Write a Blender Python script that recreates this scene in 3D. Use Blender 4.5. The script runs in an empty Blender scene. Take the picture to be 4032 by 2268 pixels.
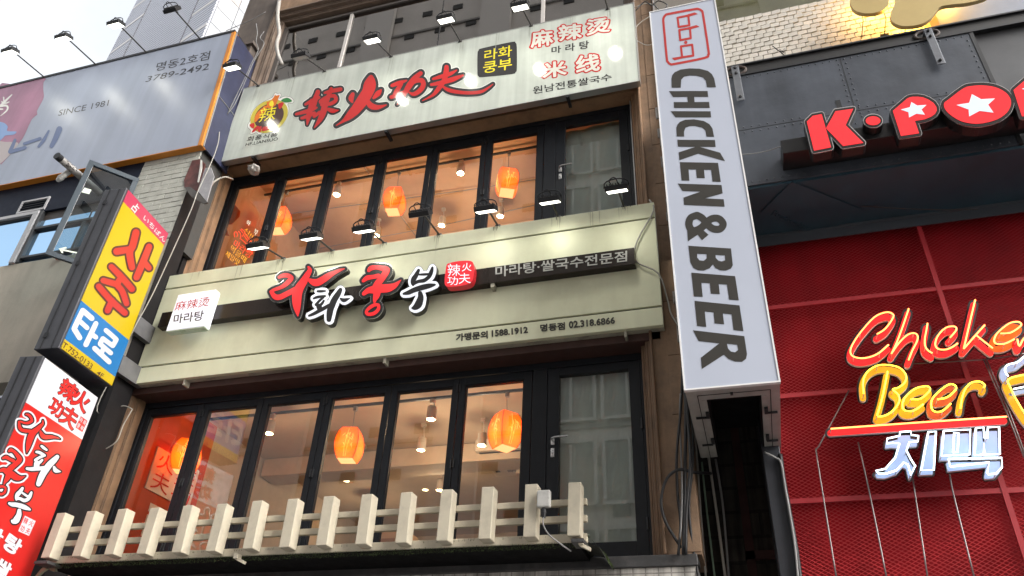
import bpy, bmesh, math, random
import numpy as np
from math import radians as R, sin, cos, pi
from mathutils import Vector as V, Matrix
from mathutils.geometry import delaunay_2d_cdt
random.seed(7)
scene = bpy.context.scene
COL = scene.collection

# ------------------------------------------------------------------ camera
CAM = V((0.0, -6.5, 1.6))            # eye of a person standing in the street
RW = Matrix(((0.95847153, 0.12470499, 0.25647806),
             (0.28203252, -0.54789295, -0.78757284),
             (0.04230826, 0.82720129, -0.56031066)))
FPX = 3030.0                          # focal length in photograph pixels (4032 wide)
cam = bpy.data.cameras.new('camera')
cam.sensor_fit = 'HORIZONTAL'; cam.sensor_width = 36.0
cam.lens = FPX / 4032.0 * 36.0
cam.clip_start = 0.05; cam.clip_end = 800.0
camo = bpy.data.objects.new('camera', cam); COL.objects.link(camo)
M4 = RW.to_4x4(); M4.translation = CAM
camo.matrix_world = M4
scene.camera = camo

# ------------------------------------------------------------------ sky, sun, exposure
SUN_EL, SUN_ROT = R(34), R(113)        # hazy brightness down the street from the right
SKY_STRENGTH = 0.15
world = bpy.data.worlds.new('World'); scene.world = world
world.use_nodes = True
wn = world.node_tree; wn.nodes.clear()
_o = wn.nodes.new('ShaderNodeOutputWorld'); _b = wn.nodes.new('ShaderNodeBackground')
_s = wn.nodes.new('ShaderNodeTexSky'); _s.sky_type = 'NISHITA'; _s.sun_disc = False
_s.sun_elevation = SUN_EL; _s.sun_rotation = SUN_ROT
_s.air_density = 1.6; _s.dust_density = 5.0; _s.ozone_density = 1.0
_h = wn.nodes.new('ShaderNodeHueSaturation'); _h.inputs['Saturation'].default_value = 0.22; _h.inputs['Value'].default_value = 1.12
_b.inputs['Strength'].default_value = SKY_STRENGTH
_tc = wn.nodes.new('ShaderNodeTexCoord'); _cl = wn.nodes.new('ShaderNodeTexNoise'); _cl.inputs['Scale'].default_value = 3.2; _cl.inputs['Detail'].default_value = 6; _cl.inputs['Roughness'].default_value = 0.6
_mr = wn.nodes.new('ShaderNodeMapRange'); _mr.inputs['From Min'].default_value = 0.3; _mr.inputs['From Max'].default_value = 0.7; _mr.inputs['To Min'].default_value = 0.88; _mr.inputs['To Max'].default_value = 1.12
_mx = wn.nodes.new('ShaderNodeMix'); _mx.data_type = 'RGBA'; _mx.blend_type = 'MULTIPLY'; _mx.inputs['Factor'].default_value = 1.0        # thin high cloud
wn.links.new(_tc.outputs['Generated'], _cl.inputs['Vector']); wn.links.new(_cl.outputs['Fac'], _mr.inputs['Value'])
wn.links.new(_s.outputs[0], _h.inputs['Color']); wn.links.new(_h.outputs[0], _mx.inputs['A']); wn.links.new(_mr.outputs[0], _mx.inputs['B']); wn.links.new(_mx.outputs['Result'], _b.inputs['Color'])
wn.links.new(_b.outputs[0], _o.inputs['Surface'])
sl = bpy.data.lights.new('sun', 'SUN'); sl.energy = 0.5; sl.angle = R(60); sl.color = (1.0, 0.97, 0.93)
so = bpy.data.objects.new('sun', sl); COL.objects.link(so)
_d = V((cos(SUN_EL)*sin(SUN_ROT), cos(SUN_EL)*cos(SUN_ROT), sin(SUN_EL)))   # towards the sun
so.rotation_euler = _d.to_track_quat('Z', 'Y').to_euler(); so.location = (30, -12, 30)
scene.view_settings.view_transform = 'Standard'
scene.view_settings.look = 'None'
scene.view_settings.exposure = 1.4
scene.view_settings.gamma = 1.0
scene.view_settings.use_curve_mapping = False
scene.cycles.use_denoising = True
scene.cycles.max_bounces = 8
scene.cycles.transparent_max_bounces = 16
scene.cycles.sample_clamp_indirect = 6.0

# ------------------------------------------------------------------ helpers: rays to real planes
RWI = RW
def ray(px, py): return RWI @ V((px - 2016.0, -(py - 1134.0), -FPX))
def plane_y(Y): return (V((0, Y, 0)), V((0, 1, 0)))
def hit(px, py, pl):
    d = ray(px, py); p0, n = pl
    return CAM + d * ((p0 - CAM).dot(n) / d.dot(n))
def at(px, py, Y): return hit(px, py, plane_y(Y))
def T(ox, oy, s): return lambda *pts: [(ox + p[0]*s, oy + p[1]*s) + tuple(q*s for q in p[2:]) for p in pts]

# ------------------------------------------------------------------ objects
def tag(o, label=None, cat=None, group=None, kind=None):
    if label: o['label'] = label
    if cat: o['category'] = cat
    if group: o['group'] = group
    if kind: o['kind'] = kind
    return o
def thing(name, label, cat, loc=(0, 0, 0), group=None, kind=None):
    o = bpy.data.objects.new(name, None); o.empty_display_size = 0.2
    o.location = loc; COL.objects.link(o)
    return tag(o, label, cat, group, kind)
def wloc(o):
    p = V((0, 0, 0))
    while o: p += o.location; o = o.parent
    return p
def link(name, me, m, parent=None, loc=None, smooth=False):
    """me holds WORLD coordinates; they are made local to the parent (or to loc)."""
    o = bpy.data.objects.new(name, me); COL.objects.link(o)
    base = wloc(parent) if parent else V((0, 0, 0))
    off = V(loc) if loc is not None else base
    me.transform(Matrix.Translation(-off))
    if parent: o.parent = parent
    o.location = off - base
    for mm in (m if isinstance(m, (list, tuple)) else [m]): me.materials.append(mm)
    if smooth:
        for p in me.polygons: p.use_smooth = True
    return o
def mesh(name, vs, fs):
    me = bpy.data.meshes.new(name); me.from_pydata([tuple(v) for v in vs], [], fs); me.update(); return me
class MB:
    def __init__(s): s.v = []; s.f = []; s.mi = []; s.parts = []
    def add(s, vs, fs, mi=0):
        b = len(s.v); s.v += [V(v) for v in vs]; s.parts.append((b, len(s.v))); s.f += [tuple(i + b for i in f) for f in fs]; s.mi += [mi]*len(fs); return s
    def box(s, x0, x1, y0, y1, z0, z1, mi=0):
        vs = [(x, y, z) for x in (x0, x1) for y in (y0, y1) for z in (z0, z1)]
        return s.add(vs, [(0,1,3,2),(4,6,7,5),(0,4,5,1),(2,3,7,6),(0,2,6,4),(1,5,7,3)], mi)
    def obox(s, c, ax, ay, az, mi=0):
        c, ax, ay, az = V(c), V(ax), V(ay), V(az)
        vs = [c + ax*i + ay*j + az*k for i in (-1,1) for j in (-1,1) for k in (-1,1)]
        fs = [(0,1,3,2),(4,6,7,5),(0,4,5,1),(2,3,7,6),(0,2,6,4),(1,5,7,3)]
        if ax.cross(ay).dot(az) < 0: fs = [tuple(reversed(f)) for f in fs]
        return s.add(vs, fs, mi)
    def quad(s, a, b, c, d, mi=0): return s.add([a, b, c, d], [(0,1,2,3)], mi)
    def tube(s, pts, r, n=6, mi=0, cap=True):
        pts = [V(p) for p in pts]; rings = []; up = V((0.13, 0.31, 0.94)); base = len(s.v)
        prev = None
        for i, p in enumerate(pts):
            t = (pts[min(i+1, len(pts)-1)] - pts[max(i-1, 0)])
            if t.length < 1e-9: t = V((0, 0, 1))
            t.normalize()
            if prev is None: a = t.cross(up); a.normalize()
            else:
                a = prev - t * prev.dot(t); 
                if a.length < 1e-6: a = t.cross(up)
                a.normalize()
            prev = a; b = t.cross(a); rr = r[i] if isinstance(r, (list, tuple)) else r
            rings.append([p + (a*cos(2*pi*k/n) + b*sin(2*pi*k/n))*rr for k in range(n)])
        vs = [v for rg in rings for v in rg]; fs = []
        for i in range(len(pts)-1):
            for k in range(n):
                fs.append((i*n+k, i*n+(k+1) % n, (i+1)*n+(k+1) % n, (i+1)*n+k))
        if cap: fs.append(tuple(reversed(range(n)))); fs.append(tuple((len(pts)-1)*n+k for k in range(n)))
        return s.add(vs, fs, mi)
    def lathe(s, c, prof, n=16, axis=(0, 0, 1), mi=0):
        c = V(c); az = V(axis).normalized(); ax = az.orthogonal().normalized(); ay = az.cross(ax); vs = []; fs = []
        for r, h in prof:
            for k in range(n): vs.append(c + az*h + (ax*cos(2*pi*k/n) + ay*sin(2*pi*k/n))*r)
        for i in range(len(prof)-1):
            for k in range(n): fs.append((i*n+k, i*n+(k+1) % n, (i+1)*n+(k+1) % n, (i+1)*n+k))
        fs.append(tuple(reversed(range(n)))); fs.append(tuple((len(prof)-1)*n+k for k in range(n)))
        return s.add(vs, fs, mi)
    def each(s, name, m, parent=None, bevel=0.0):
        out = []
        for a, b in s.parts:
            k = MB(); k.v = s.v[a:b]; k.f = [tuple(i - a for i in f) for f in s.f if a <= f[0] < b]; k.mi = [0]*len(k.f)
            out.append(k.build(name, m, parent, bevel=bevel))
        return out
    def build(s, name, m, parent=None, loc=None, smooth=False, bevel=0.0):
        me = mesh(name, s.v, s.f)
        o = link(name, me, m, parent, loc, smooth)
        for p, i in zip(me.polygons, s.mi): p.material_index = i
        if bevel:
            b = o.modifiers.new('bevel', 'BEVEL'); b.width = bevel; b.segments = 2; b.limit_method = 'ANGLE'
        return o

# ------------------------------------------------------------------ flat shapes: exact 2-D unions
def smooth(pts, closed=False, n=4):
    P = list(pts); L = len(P); out = []
    if L < 3: return P
    rng = range(L if closed else L-1)
    for i in rng:
        if closed: a, b, c, d = P[(i-1) % L], P[i], P[(i+1) % L], P[(i+2) % L]
        else: a, b, c, d = P[max(i-1, 0)], P[i], P[i+1], P[min(i+2, L-1)]
        for k in range(n):
            t = k/n
            out.append(tuple(0.5*((2*b[j]) + (-a[j]+c[j])*t + (2*a[j]-5*b[j]+4*c[j]-d[j])*t*t + (-a[j]+3*b[j]-3*c[j]+d[j])*t**3) for j in range(len(b))))
    if not closed: out.append(P[-1])
    return out
def circ(x, y, r, n=12): return [(x + r*cos(2*pi*k/n), y + r*sin(2*pi*k/n)) for k in range(n)]
def ell(cx, cy, rx, ry, rot=0, n=40):
    c, s = cos(R(rot)), sin(R(rot))
    return [(cx + rx*cos(2*pi*k/n)*c - ry*sin(2*pi*k/n)*s, cy + rx*cos(2*pi*k/n)*s + ry*sin(2*pi*k/n)*c) for k in range(n)]
def stroke(pts, grow=0.0, sm=True, n=4, w=None):
    """brush stroke with a width at every point -> list of simple polygons"""
    P = [(p[0], p[1], (p[2] if len(p) > 2 else w)) for p in pts]
    if sm: P = smooth(P, False, n)
    out = []
    for (x, y, ww) in P:
        r = max(ww, 0.01)/2 + grow
        out.append(circ(x, y, r, 10 if r < 12 else 14))
    for (a, b) in zip(P, P[1:]):
        dx, dy = b[0]-a[0], b[1]-a[1]; L = math.hypot(dx, dy)
        if L < 1e-6: continue
        nx, ny = -dy/L, dx/L; ra = max(a[2], .01)/2+grow; rb = max(b[2], .01)/2+grow
        out.append([(a[0]+nx*ra, a[1]+ny*ra), (b[0]+nx*rb, b[1]+ny*rb), (b[0]-nx*rb, b[1]-ny*rb), (a[0]-nx*ra, a[1]-ny*ra)])
    return out
def edges_grown(poly, r):
    return stroke([(x, y, 2*r) for x, y in poly] + [(poly[0][0], poly[0][1], 2*r)], sm=False)
def ccw(p):
    a = sum(p[i][0]*p[(i+1) % len(p)][1] - p[(i+1) % len(p)][0]*p[i][1] for i in range(len(p)))
    return p if a > 0 else list(reversed(p))
def union(ins, outs=()):
    """triangles covered by any polygon of ins and by none of outs"""
    vs = []; fs = []
    for p in list(ins) + list(outs):
        p = ccw([q[:2] for q in p]); b = len(vs); vs += [V(q) for q in p]; fs.append(list(range(b, b+len(p))))
    ni = len(ins)
    ov, oe, of, _a, _b, oof = delaunay_2d_cdt(vs, [], fs, 0, 1e-6)
    if not of: return [], []
    P = np.array([(v.x, v.y) for v in ov]); F = [tuple(f) for f in of]
    ct = np.array([P[list(f)].mean(0) for f in F])
    def covered(polys):
        cov = np.zeros(len(F), bool)
        for p in polys:
            q = np.array([r[:2] for r in p]); lo, hi = q.min(0), q.max(0)
            idx = np.nonzero(~cov & (ct[:, 0] > lo[0]) & (ct[:, 0] < hi[0]) & (ct[:, 1] > lo[1]) & (ct[:, 1] < hi[1]))[0]
            if not len(idx): continue
            x, y = ct[idx, 0][:, None], ct[idx, 1][:, None]; q2 = np.roll(q, -1, 0)
            c = (q[:, 1] > y) != (q2[:, 1] > y); dy = q2[:, 1] - q[:, 1]; dy = np.where(dy == 0, 1e-12, dy)
            cov[idx[(c & (x < (q2[:, 0]-q[:, 0])*(y-q[:, 1])/dy + q[:, 0])).sum(1) % 2 == 1]] = True
        return cov
    keep = covered(ins)
    if outs: keep &= ~covered(outs)
    tri = [f for f, k in zip(F, keep) if k]
    used = sorted({i for f in tri for i in f}); mp = {u: k for k, u in enumerate(used)}
    return [(ov[u][0], ov[u][1]) for u in used], [tuple(mp[i] for i in f) for f in tri]
def boundary(tri):
    cnt = {}
    for f in tri:
        for a, b in zip(f, f[1:] + f[:1]): cnt[(a, b)] = 1
    return [(a, b) for (a, b) in cnt if (b, a) not in cnt]
def plate_mesh(name, pts3, tri, back, mb=None, mi=0, mis=None):
    """front triangles plus side walls plus back; back = depth vector"""
    n = len(pts3); mb = mb or MB(); bk = V(back)
    # orient the front to look against the depth vector
    f0 = tri
    nn = V((0, 0, 0))
    for f in tri: nn += (pts3[f[1]]-pts3[f[0]]).cross(pts3[f[2]]-pts3[f[0]])
    flip = nn.dot(bk) > 0
    if flip: f0 = [tuple(reversed(f)) for f in tri]
    mb.add(pts3, f0, mi)
    if bk.length > 1e-9:
        back3 = [p + bk for p in pts3]
        mb.add(back3, [tuple(reversed(f)) for f in f0], mi if mis is None else mis)
        vs = []; fs = []
        for a, b in boundary(f0):
            k = len(vs); vs += [pts3[b], pts3[a], back3[a], back3[b]]; fs.append((k, k+1, k+2, k+3))
        mb.add(vs, fs, mi if mis is None else mis)
    return mb
def shape(name, ins, pl, m, parent=None, depth=0.0, lift=0.0, outs=(), loc=None, mside=None, mb=None):
    """flat shape drawn in photograph pixels, thrown on the real plane pl, lifted lift towards the eye, depth thick"""
    v2, tri = union(ins, outs); p0, n = pl; n = n.normalized()
    if n.dot(V((pl[0] - CAM))) < 0: n = -n                  # away from the eye
    pl2 = (p0 - n*lift, n)
    p3 = [hit(x, y, pl2) for x, y in v2]
    ms = [m] if mside is None else [m, mside]
    b = plate_mesh(name, p3, tri, n*depth, mb=mb, mis=None if mside is None else 1)
    if mb is not None: return b
    return b.build(name, ms, parent, loc)
_gly = {}
def glyphs(body, bold=0.0, size=1.0):
    key = (body, bold)
    if key in _gly: return _gly[key]
    cu = bpy.data.curves.new('txt', 'FONT'); cu.body = body; cu.resolution_u = 3
    han = any(0x4e00 <= ord(c) <= 0x9fff for c in body)
    if han and bold <= 0.006: bold = 0.0
    if bold and not han: cu.offset = bold; bold = 0.0
    o = bpy.data.objects.new('txt', cu); COL.objects.link(o)
    dg = bpy.context.evaluated_depsgraph_get(); dg.update()
    me = bpy.data.meshes.new_from_object(o.evaluated_get(dg))
    v2 = [(v.co.x, v.co.y) for v in me.vertices]; tri = [tuple(p.vertices) for p in me.polygons]
    bpy.data.objects.remove(o); bpy.data.curves.remove(cu); bpy.data.meshes.remove(me)
    # weld doubles, so that boundary edges are the real outline
    mp = {}; idx = []; w = []
    for p in v2:
        k = (round(p[0], 4), round(p[1], 4))
        if k not in mp: mp[k] = len(w); w.append(p)
        idx.append(mp[k])
    tri = [tuple(idx[i] for i in f) for f in tri]; tri = [f for f in tri if len(set(f)) == len(f)]
    if bold:
        ins = [[w[i] for i in f] for f in tri]
        for a, b in boundary(tri):
            A, B = w[a], w[b]; dx, dy = B[0]-A[0], B[1]-A[1]; L = math.hypot(dx, dy)
            if L < 1e-5: continue
            nx, ny = -dy/L*bold, dx/L*bold
            ins.append([(A[0]+nx, A[1]+ny), (B[0]+nx, B[1]+ny), (B[0]-nx, B[1]-ny), (A[0]-nx, A[1]-ny)])
            ins.append(circ(A[0], A[1], bold, 8))
        w, tri = union([[(x*1000, y*1000) for x, y in p] for p in ins])
    xs = [p[0] for p in w]; ys = [p[1] for p in w]
    x0, x1, y0, y1 = min(xs), max(xs), min(ys), max(ys)
    _gly[key] = ([((p[0]-x0)/(x1-x0), (p[1]-y0)/(y1-y0)) for p in w], tri)
    return _gly[key]
def text(name, body, quad, pl, m, parent=None, bold=0.0, lift=0.003, depth=0.0, mb=None, loc=None, mside=None):
    """writing stretched over the photograph quad TL, TR, BR, BL on the real plane pl"""
    uv, tri = glyphs(body, bold); p0, n = pl; n = n.normalized()
    if n.dot(V((pl[0] - CAM))) < 0: n = -n
    TL, TR, BR, BL = [hit(q[0], q[1], (p0 - n*lift, n)) for q in quad]
    p3 = [(TL*(1-u) + TR*u)*v + (BL*(1-u) + BR*u)*(1-v) for u, v in uv]
    b = plate_mesh(name, p3, tri, n*depth, mb=mb, mis=None if mside is None else 1)
    if mb is not None: return b
    return b.build(name, [m] if mside is None else [m, mside], parent, loc)
def tube_px(name, paths, pl, r, m, parent=None, lift=0.0, sm=True, closed=(), n=4, mb=None, sides=6):
    b = mb or MB(); p0, nn = pl; nn = nn.normalized()
    if nn.dot(V((pl[0] - CAM))) < 0: nn = -nn
    pl2 = (p0 - nn*lift, nn)
    for pth in paths:
        q = smooth([p[:2] for p in pth], False, n) if sm else pth
        b.tube([hit(p[0], p[1], pl2) for p in q], r, sides)
    if mb is not None: return b
    return b.build(name, m, parent, smooth=True)
def cable(name, pts, r, m, label, cat='cable', group=None, n=4, sides=6):
    """a hanging cable through real points"""
    p = smooth([tuple(q) for q in pts], False, n)
    b = MB().tube(p, r, sides)
    return tag(b.build(name, m, None, loc=pts[0], smooth=True), label, cat, group)

# ------------------------------------------------------------------ materials
MATS = {}
EMS = 0.32                               # lamps and lit faces, set against the exposure
def mat(name, col, rough=0.6, metal=0.0, var=0.0, vscale=6.0, streak=0.0, sscale=(9, 9, 0.5), bump=0.0, bscale=40.0,
        emit=0.0, ecol=None, spec=0.5, coat=0.0, dirt=None, dscale=3.0, damt=0.5, trans=0.0):
    if name in MATS: return MATS[name]
    m = bpy.data.materials.new(name); m.use_nodes = True; MATS[name] = m
    nt = m.node_tree; N = nt.nodes; L = nt.links; b = N['Principled BSDF']
    b.inputs['Roughness'].default_value = rough; b.inputs['Metallic'].default_value = metal
    b.inputs['Specular IOR Level'].default_value = spec
    if coat: b.inputs['Coat Weight'].default_value = coat; b.inputs['Coat Roughness'].default_value = 0.06
    c4 = (*col, 1); b.inputs['Base Color'].default_value = c4
    tc = N.new('ShaderNodeTexCoord'); src = None
    def noise(scale, detail=5, mp=None, rgh=0.6):
        n = N.new('ShaderNodeTexNoise'); n.inputs['Scale'].default_value = scale; n.inputs['Detail'].default_value = detail; n.inputs['Roughness'].default_value = rgh
        if mp:
            g = N.new('ShaderNodeMapping'); g.inputs['Scale'].default_value = mp; L.new(tc.outputs['Object'], g.inputs['Vector']); L.new(g.outputs[0], n.inputs['Vector'])
        else: L.new(tc.outputs['Object'], n.inputs['Vector'])
        return n
    def ramp(fac, lo, hi):
        r = N.new('ShaderNodeMapRange'); r.inputs['From Min'].default_value = 0.3; r.inputs['From Max'].default_value = 0.7
        r.inputs['To Min'].default_value = lo; r.inputs['To Max'].default_value = hi; L.new(fac, r.inputs['Value']); return r.outputs[0]
    def mul(colsock, fac):
        x = N.new('ShaderNodeMix'); x.data_type = 'RGBA'; x.blend_type = 'MULTIPLY'; x.inputs['Factor'].default_value = 1.0
        if colsock is None: x.inputs['A'].default_value = c4
        else: L.new(colsock, x.inputs['A'])
        L.new(fac, x.inputs['B']); return x.outputs['Result']
    if var: src = mul(src, ramp(noise(vscale).outputs['Fac'], 1-var, 1+var*0.5))
    if streak: src = mul(src, ramp(noise(1.0, 4, sscale).outputs['Fac'], 1-streak, 1.0))
    if dirt:
        x = N.new('ShaderNodeMix'); x.data_type = 'RGBA'
        if src is None: x.inputs['A'].default_value = c4
        else: L.new(src, x.inputs['A'])
        x.inputs['B'].default_value = (*dirt, 1)
        r = N.new('ShaderNodeMapRange'); r.inputs['From Min'].default_value = 0.48; r.inputs['From Max'].default_value = 0.72
        r.inputs['To Max'].default_value = damt; L.new(noise(dscale, 8, None, 0.7).outputs['Fac'], r.inputs['Value']); L.new(r.outputs[0], x.inputs['Factor'])
        src = x.outputs['Result']
    if src is not None: L.new(src, b.inputs['Base Color'])
    if bump:
        bp = N.new('ShaderNodeBump'); bp.inputs['Strength'].default_value = bump; bp.inputs['Distance'].default_value = 0.02
        L.new(noise(bscale, 6).outputs['Fac'], bp.inputs['Height']); L.new(bp.outputs[0], b.inputs['Normal'])
    if var or rough > 0.25:
        r = N.new('ShaderNodeMapRange'); r.inputs['To Min'].default_value = rough*0.8; r.inputs['To Max'].default_value = min(1, rough*1.25)
        L.new(noise(vscale*1.7, 4).outputs['Fac'], r.inputs['Value']); L.new(r.outputs[0], b.inputs['Roughness'])
    if emit:
        b.inputs['Emission Color'].default_value = (*(ecol or col), 1); b.inputs['Emission Strength'].default_value = emit*EMS
    return m
def glass(name, tint=(1, 1, 1), ior=1.5, rough=0.0, refl=(1, 1, 1), wav=0.0):
    m = bpy.data.materials.new(name); m.use_nodes = True; MATS[name] = m
    nt = m.node_tree; N = nt.nodes; L = nt.links; N.clear()
    out = N.new('ShaderNodeOutputMaterial'); mx = N.new('ShaderNodeMixShader'); fr = N.new('ShaderNodeFresnel'); fr.inputs['IOR'].default_value = ior
    tr = N.new('ShaderNodeBsdfTransparent'); tr.inputs[0].default_value = (*tint, 1)
    gl = N.new('ShaderNodeBsdfGlossy'); gl.inputs['Roughness'].default_value = rough; gl.inputs['Color'].default_value = (*refl, 1)
    if wav:
        tc = N.new('ShaderNodeTexCoord'); n = N.new('ShaderNodeTexNoise'); n.inputs['Scale'].default_value = 1.2; n.inputs['Detail'].default_value = 1
        bp = N.new('ShaderNodeBump'); bp.inputs['Strength'].default_value = wav; bp.inputs['Distance'].default_value = 0.02
        L.new(tc.outputs['Object'], n.inputs['Vector']); L.new(n.outputs['Fac'], bp.inputs['Height']); L.new(bp.outputs[0], gl.inputs['Normal'])
    L.new(fr.outputs[0], mx.inputs[0]); L.new(tr.outputs[0], mx.inputs[1]); L.new(gl.outputs[0], mx.inputs[2]); L.new(mx.outputs[0], out.inputs[0])
    return m
def bricks(name, c1, c2, mortar, w, h, mort=0.012, rough=0.75, offset=0.5, bump=0.5, axis='XZ', streak=0.0, var=0.2):
    m = bpy.data.materials.new(name); m.use_nodes = True; MATS[name] = m
    nt = m.node_tree; N = nt.nodes; L = nt.links; b = N['Principled BSDF']; b.inputs['Roughness'].default_value = rough
    tc = N.new('ShaderNodeTexCoord'); sp = N.new('ShaderNodeSeparateXYZ'); cb = N.new('ShaderNodeCombineXYZ')
    L.new(tc.outputs['Object'], sp.inputs[0]); L.new(sp.outputs[axis[0]], cb.inputs[0]); L.new(sp.outputs[axis[1]], cb.inputs[1])
    br = N.new('ShaderNodeTexBrick'); br.offset = offset
    br.inputs['Color1'].default_value = (*c1, 1); br.inputs['Color2'].default_value = (*c2, 1); br.inputs['Mortar'].default_value = (*mortar, 1)
    br.inputs['Scale'].default_value = 1.0; br.inputs['Brick Width'].default_value = w; br.inputs['Row Height'].default_value = h
    br.inputs['Mortar Size'].default_value = mort; br.inputs['Mortar Smooth'].default_value = 0.2
    L.new(cb.outputs[0], br.inputs['Vector'])
    n = N.new('ShaderNodeTexNoise'); n.inputs['Scale'].default_value = 5; n.inputs['Detail'].default_value = 7; L.new(tc.outputs['Object'], n.inputs['Vector'])
    r = N.new('ShaderNodeMapRange'); r.inputs['From Min'].default_value = .3; r.inputs['From Max'].default_value = .7; r.inputs['To Min'].default_value = 1-var; r.inputs['To Max'].default_value = 1.05
    L.new(n.outputs['Fac'], r.inputs['Value'])
    x = N.new('ShaderNodeMix'); x.data_type = 'RGBA'; x.blend_type = 'MULTIPLY'; x.inputs['Factor'].default_value = 1
    L.new(br.outputs['Color'], x.inputs['A']); L.new(r.outputs[0], x.inputs['B']); res = x.outputs['Result']
    if streak:
        g = N.new('ShaderNodeMapping'); g.inputs['Scale'].default_value = (14, 14, 1.0); n2 = N.new('ShaderNodeTexNoise'); n2.inputs['Scale'].default_value = 1; n2.inputs['Detail'].default_value = 5
        L.new(tc.outputs['Object'], g.inputs['Vector']); L.new(g.outputs[0], n2.inputs['Vector'])
        r2 = N.new('ShaderNodeMapRange'); r2.inputs['From Min'].default_value = .35; r2.inputs['From Max'].default_value = .6; r2.inputs['To Min'].default_value = 1-streak; r2.inputs['To Max'].default_value = 1
        L.new(n2.outputs['Fac'], r2.inputs['Value'])
        x2 = N.new('ShaderNodeMix'); x2.data_type = 'RGBA'; x2.blend_type = 'MULTIPLY'; x2.inputs['Factor'].default_value = 1
        L.new(res, x2.inputs['A']); L.new(r2.outputs[0], x2.inputs['B']); res = x2.outputs['Result']
    L.new(res, b.inputs['Base Color'])
    bp = N.new('ShaderNodeBump'); bp.inputs['Strength'].default_value = bump; bp.inputs['Distance'].default_value = 0.01
    inv = N.new('ShaderNodeMath'); inv.operation = 'SUBTRACT'; inv.inputs[0].default_value = 1; L.new(br.outputs['Fac'], inv.inputs[1])
    L.new(inv.outputs[0], bp.inputs['Height']); L.new(bp.outputs[0], b.inputs['Normal'])
    return m

black_frame = mat('black_aluminium', (0.010, 0.012, 0.016), 0.42, 0.0, var=0.25, vscale=9, spec=0.3)
black_paint = mat('black_letter_paint', (0.012, 0.012, 0.012), 0.45)
brown_stone = mat('brown_stone', (0.31, 0.20, 0.125), 0.75, var=0.22, vscale=4, streak=0.25, bump=0.15, bscale=60, dirt=(0.06, 0.045, 0.035), dscale=2.2, damt=0.6)
brown_mould = mat('brown_moulding', (0.27, 0.16, 0.088), 0.6, var=0.2, vscale=5, dirt=(0.07, 0.045, 0.03), dscale=3, damt=0.55)
dark_stone = mat('dark_grey_stone', (0.014, 0.013, 0.014), 0.6, spec=0.15, var=0.3, vscale=3, bump=0.1)
grey_stone = mat('grey_brown_stone', (0.13, 0.105, 0.09), 0.75, var=0.3, vscale=3, streak=0.3)
dark_metal = mat('dark_metal', (0.02, 0.021, 0.024), 0.45, 0.3, var=0.2)
black_cable = mat('black_cable', (0.012, 0.012, 0.014), 0.5)
white_cable = mat('white_cable', (0.36, 0.345, 0.31), 0.5)
grey_cable = mat('grey_cable', (0.22, 0.22, 0.22), 0.5)
steel = mat('brushed_steel', (0.55, 0.55, 0.55), 0.3, 1.0)
white_plastic = mat('white_plastic', (0.62, 0.61, 0.58), 0.4)
win_glass = glass('window_glass', (0.93, 0.95, 0.94), 1.95)
dark_glass = glass('upper_window_glass', (0.5, 0.5, 0.5), 2.9, 0.01, refl=(1, .96, .92))
# ================================================================== ground
asphalt = mat('street_paving', (0.16, 0.155, 0.15), 0.85, var=0.25, vscale=3, bump=0.2)
tag(MB().quad((-200, -200, 0), (200, -200, 0), (200, 200, 0), (-200, 200, 0)).build('ground', asphalt), kind='structure')

# ================================================================== buildings across the street (seen mirrored in the glass)
opp_wall = mat('opposite_wall', (0.74, 0.70, 0.66), 0.8, var=0.15, vscale=0.6)
opp_dark = mat('opposite_vent', (0.05, 0.05, 0.05), 0.6)
ob = thing('opposite_building', 'pale office block with small square vents across the street', 'building', (-8, -14, 0))
MB().box(-25, 14, -24, -14, 0, 41).build('wall', opp_wall, ob)
vb = MB()
for i in range(24):
    for j in range(25):
        x = -24.4 + i*1.6 + (0.8 if j % 2 else 0); z = 2.5 + j*1.5
        vb.box(x, x+0.5, -14.0, -13.94, z, z+0.34)
vo = vb.build('vent', opp_dark, ob); vo['kind'] = 'stuff'
cb = MB()
for k in range(10): cb.box(-25.05, 14.05, -13.98, -13.9, 4.0+k*3.6, 4.12+k*3.6)
pb = MB()
for xp in (-15.4, -9.2, 3.0): pb.box(xp, xp + 1.5, -13.93, -13.7, 0, 41)
pb.each('pilaster', mat('opposite_pilaster', (0.72, 0.69, 0.66), 0.8), ob)
for iz in range(7):
    for ix in range(2):
        xo, zo = -5.6 + ix*1.75, 6.2 + iz*2.6
        w_ = MB().box(xo, xo + 1.6, -13.85, -13.8, zo + 1.9, zo + 2.0).box(xo, xo + 1.6, -13.85, -13.8, zo, zo + .1).box(xo, xo + .1, -13.85, -13.8, zo + .1, zo + 1.9).box(xo + 1.5, xo + 1.6, -13.85, -13.8, zo + .1, zo + 1.9).box(xo + .77, xo + .84, -13.85, -13.8, zo + .1, zo + 1.9).build('window', mat('opposite_window_frame', (0.62, 0.62, 0.60), 0.6), ob)
        MB().quad((xo, -13.86, zo), (xo + 1.6, -13.86, zo), (xo + 1.6, -13.86, zo + 2), (xo, -13.86, zo + 2)).build('pane', mat('opposite_window_pane', (0.22, 0.24, 0.24), 0.3), w_)
cb.build('ledge', mat('opposite_ledge', (0.3, 0.29, 0.28), 0.8), ob)

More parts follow.
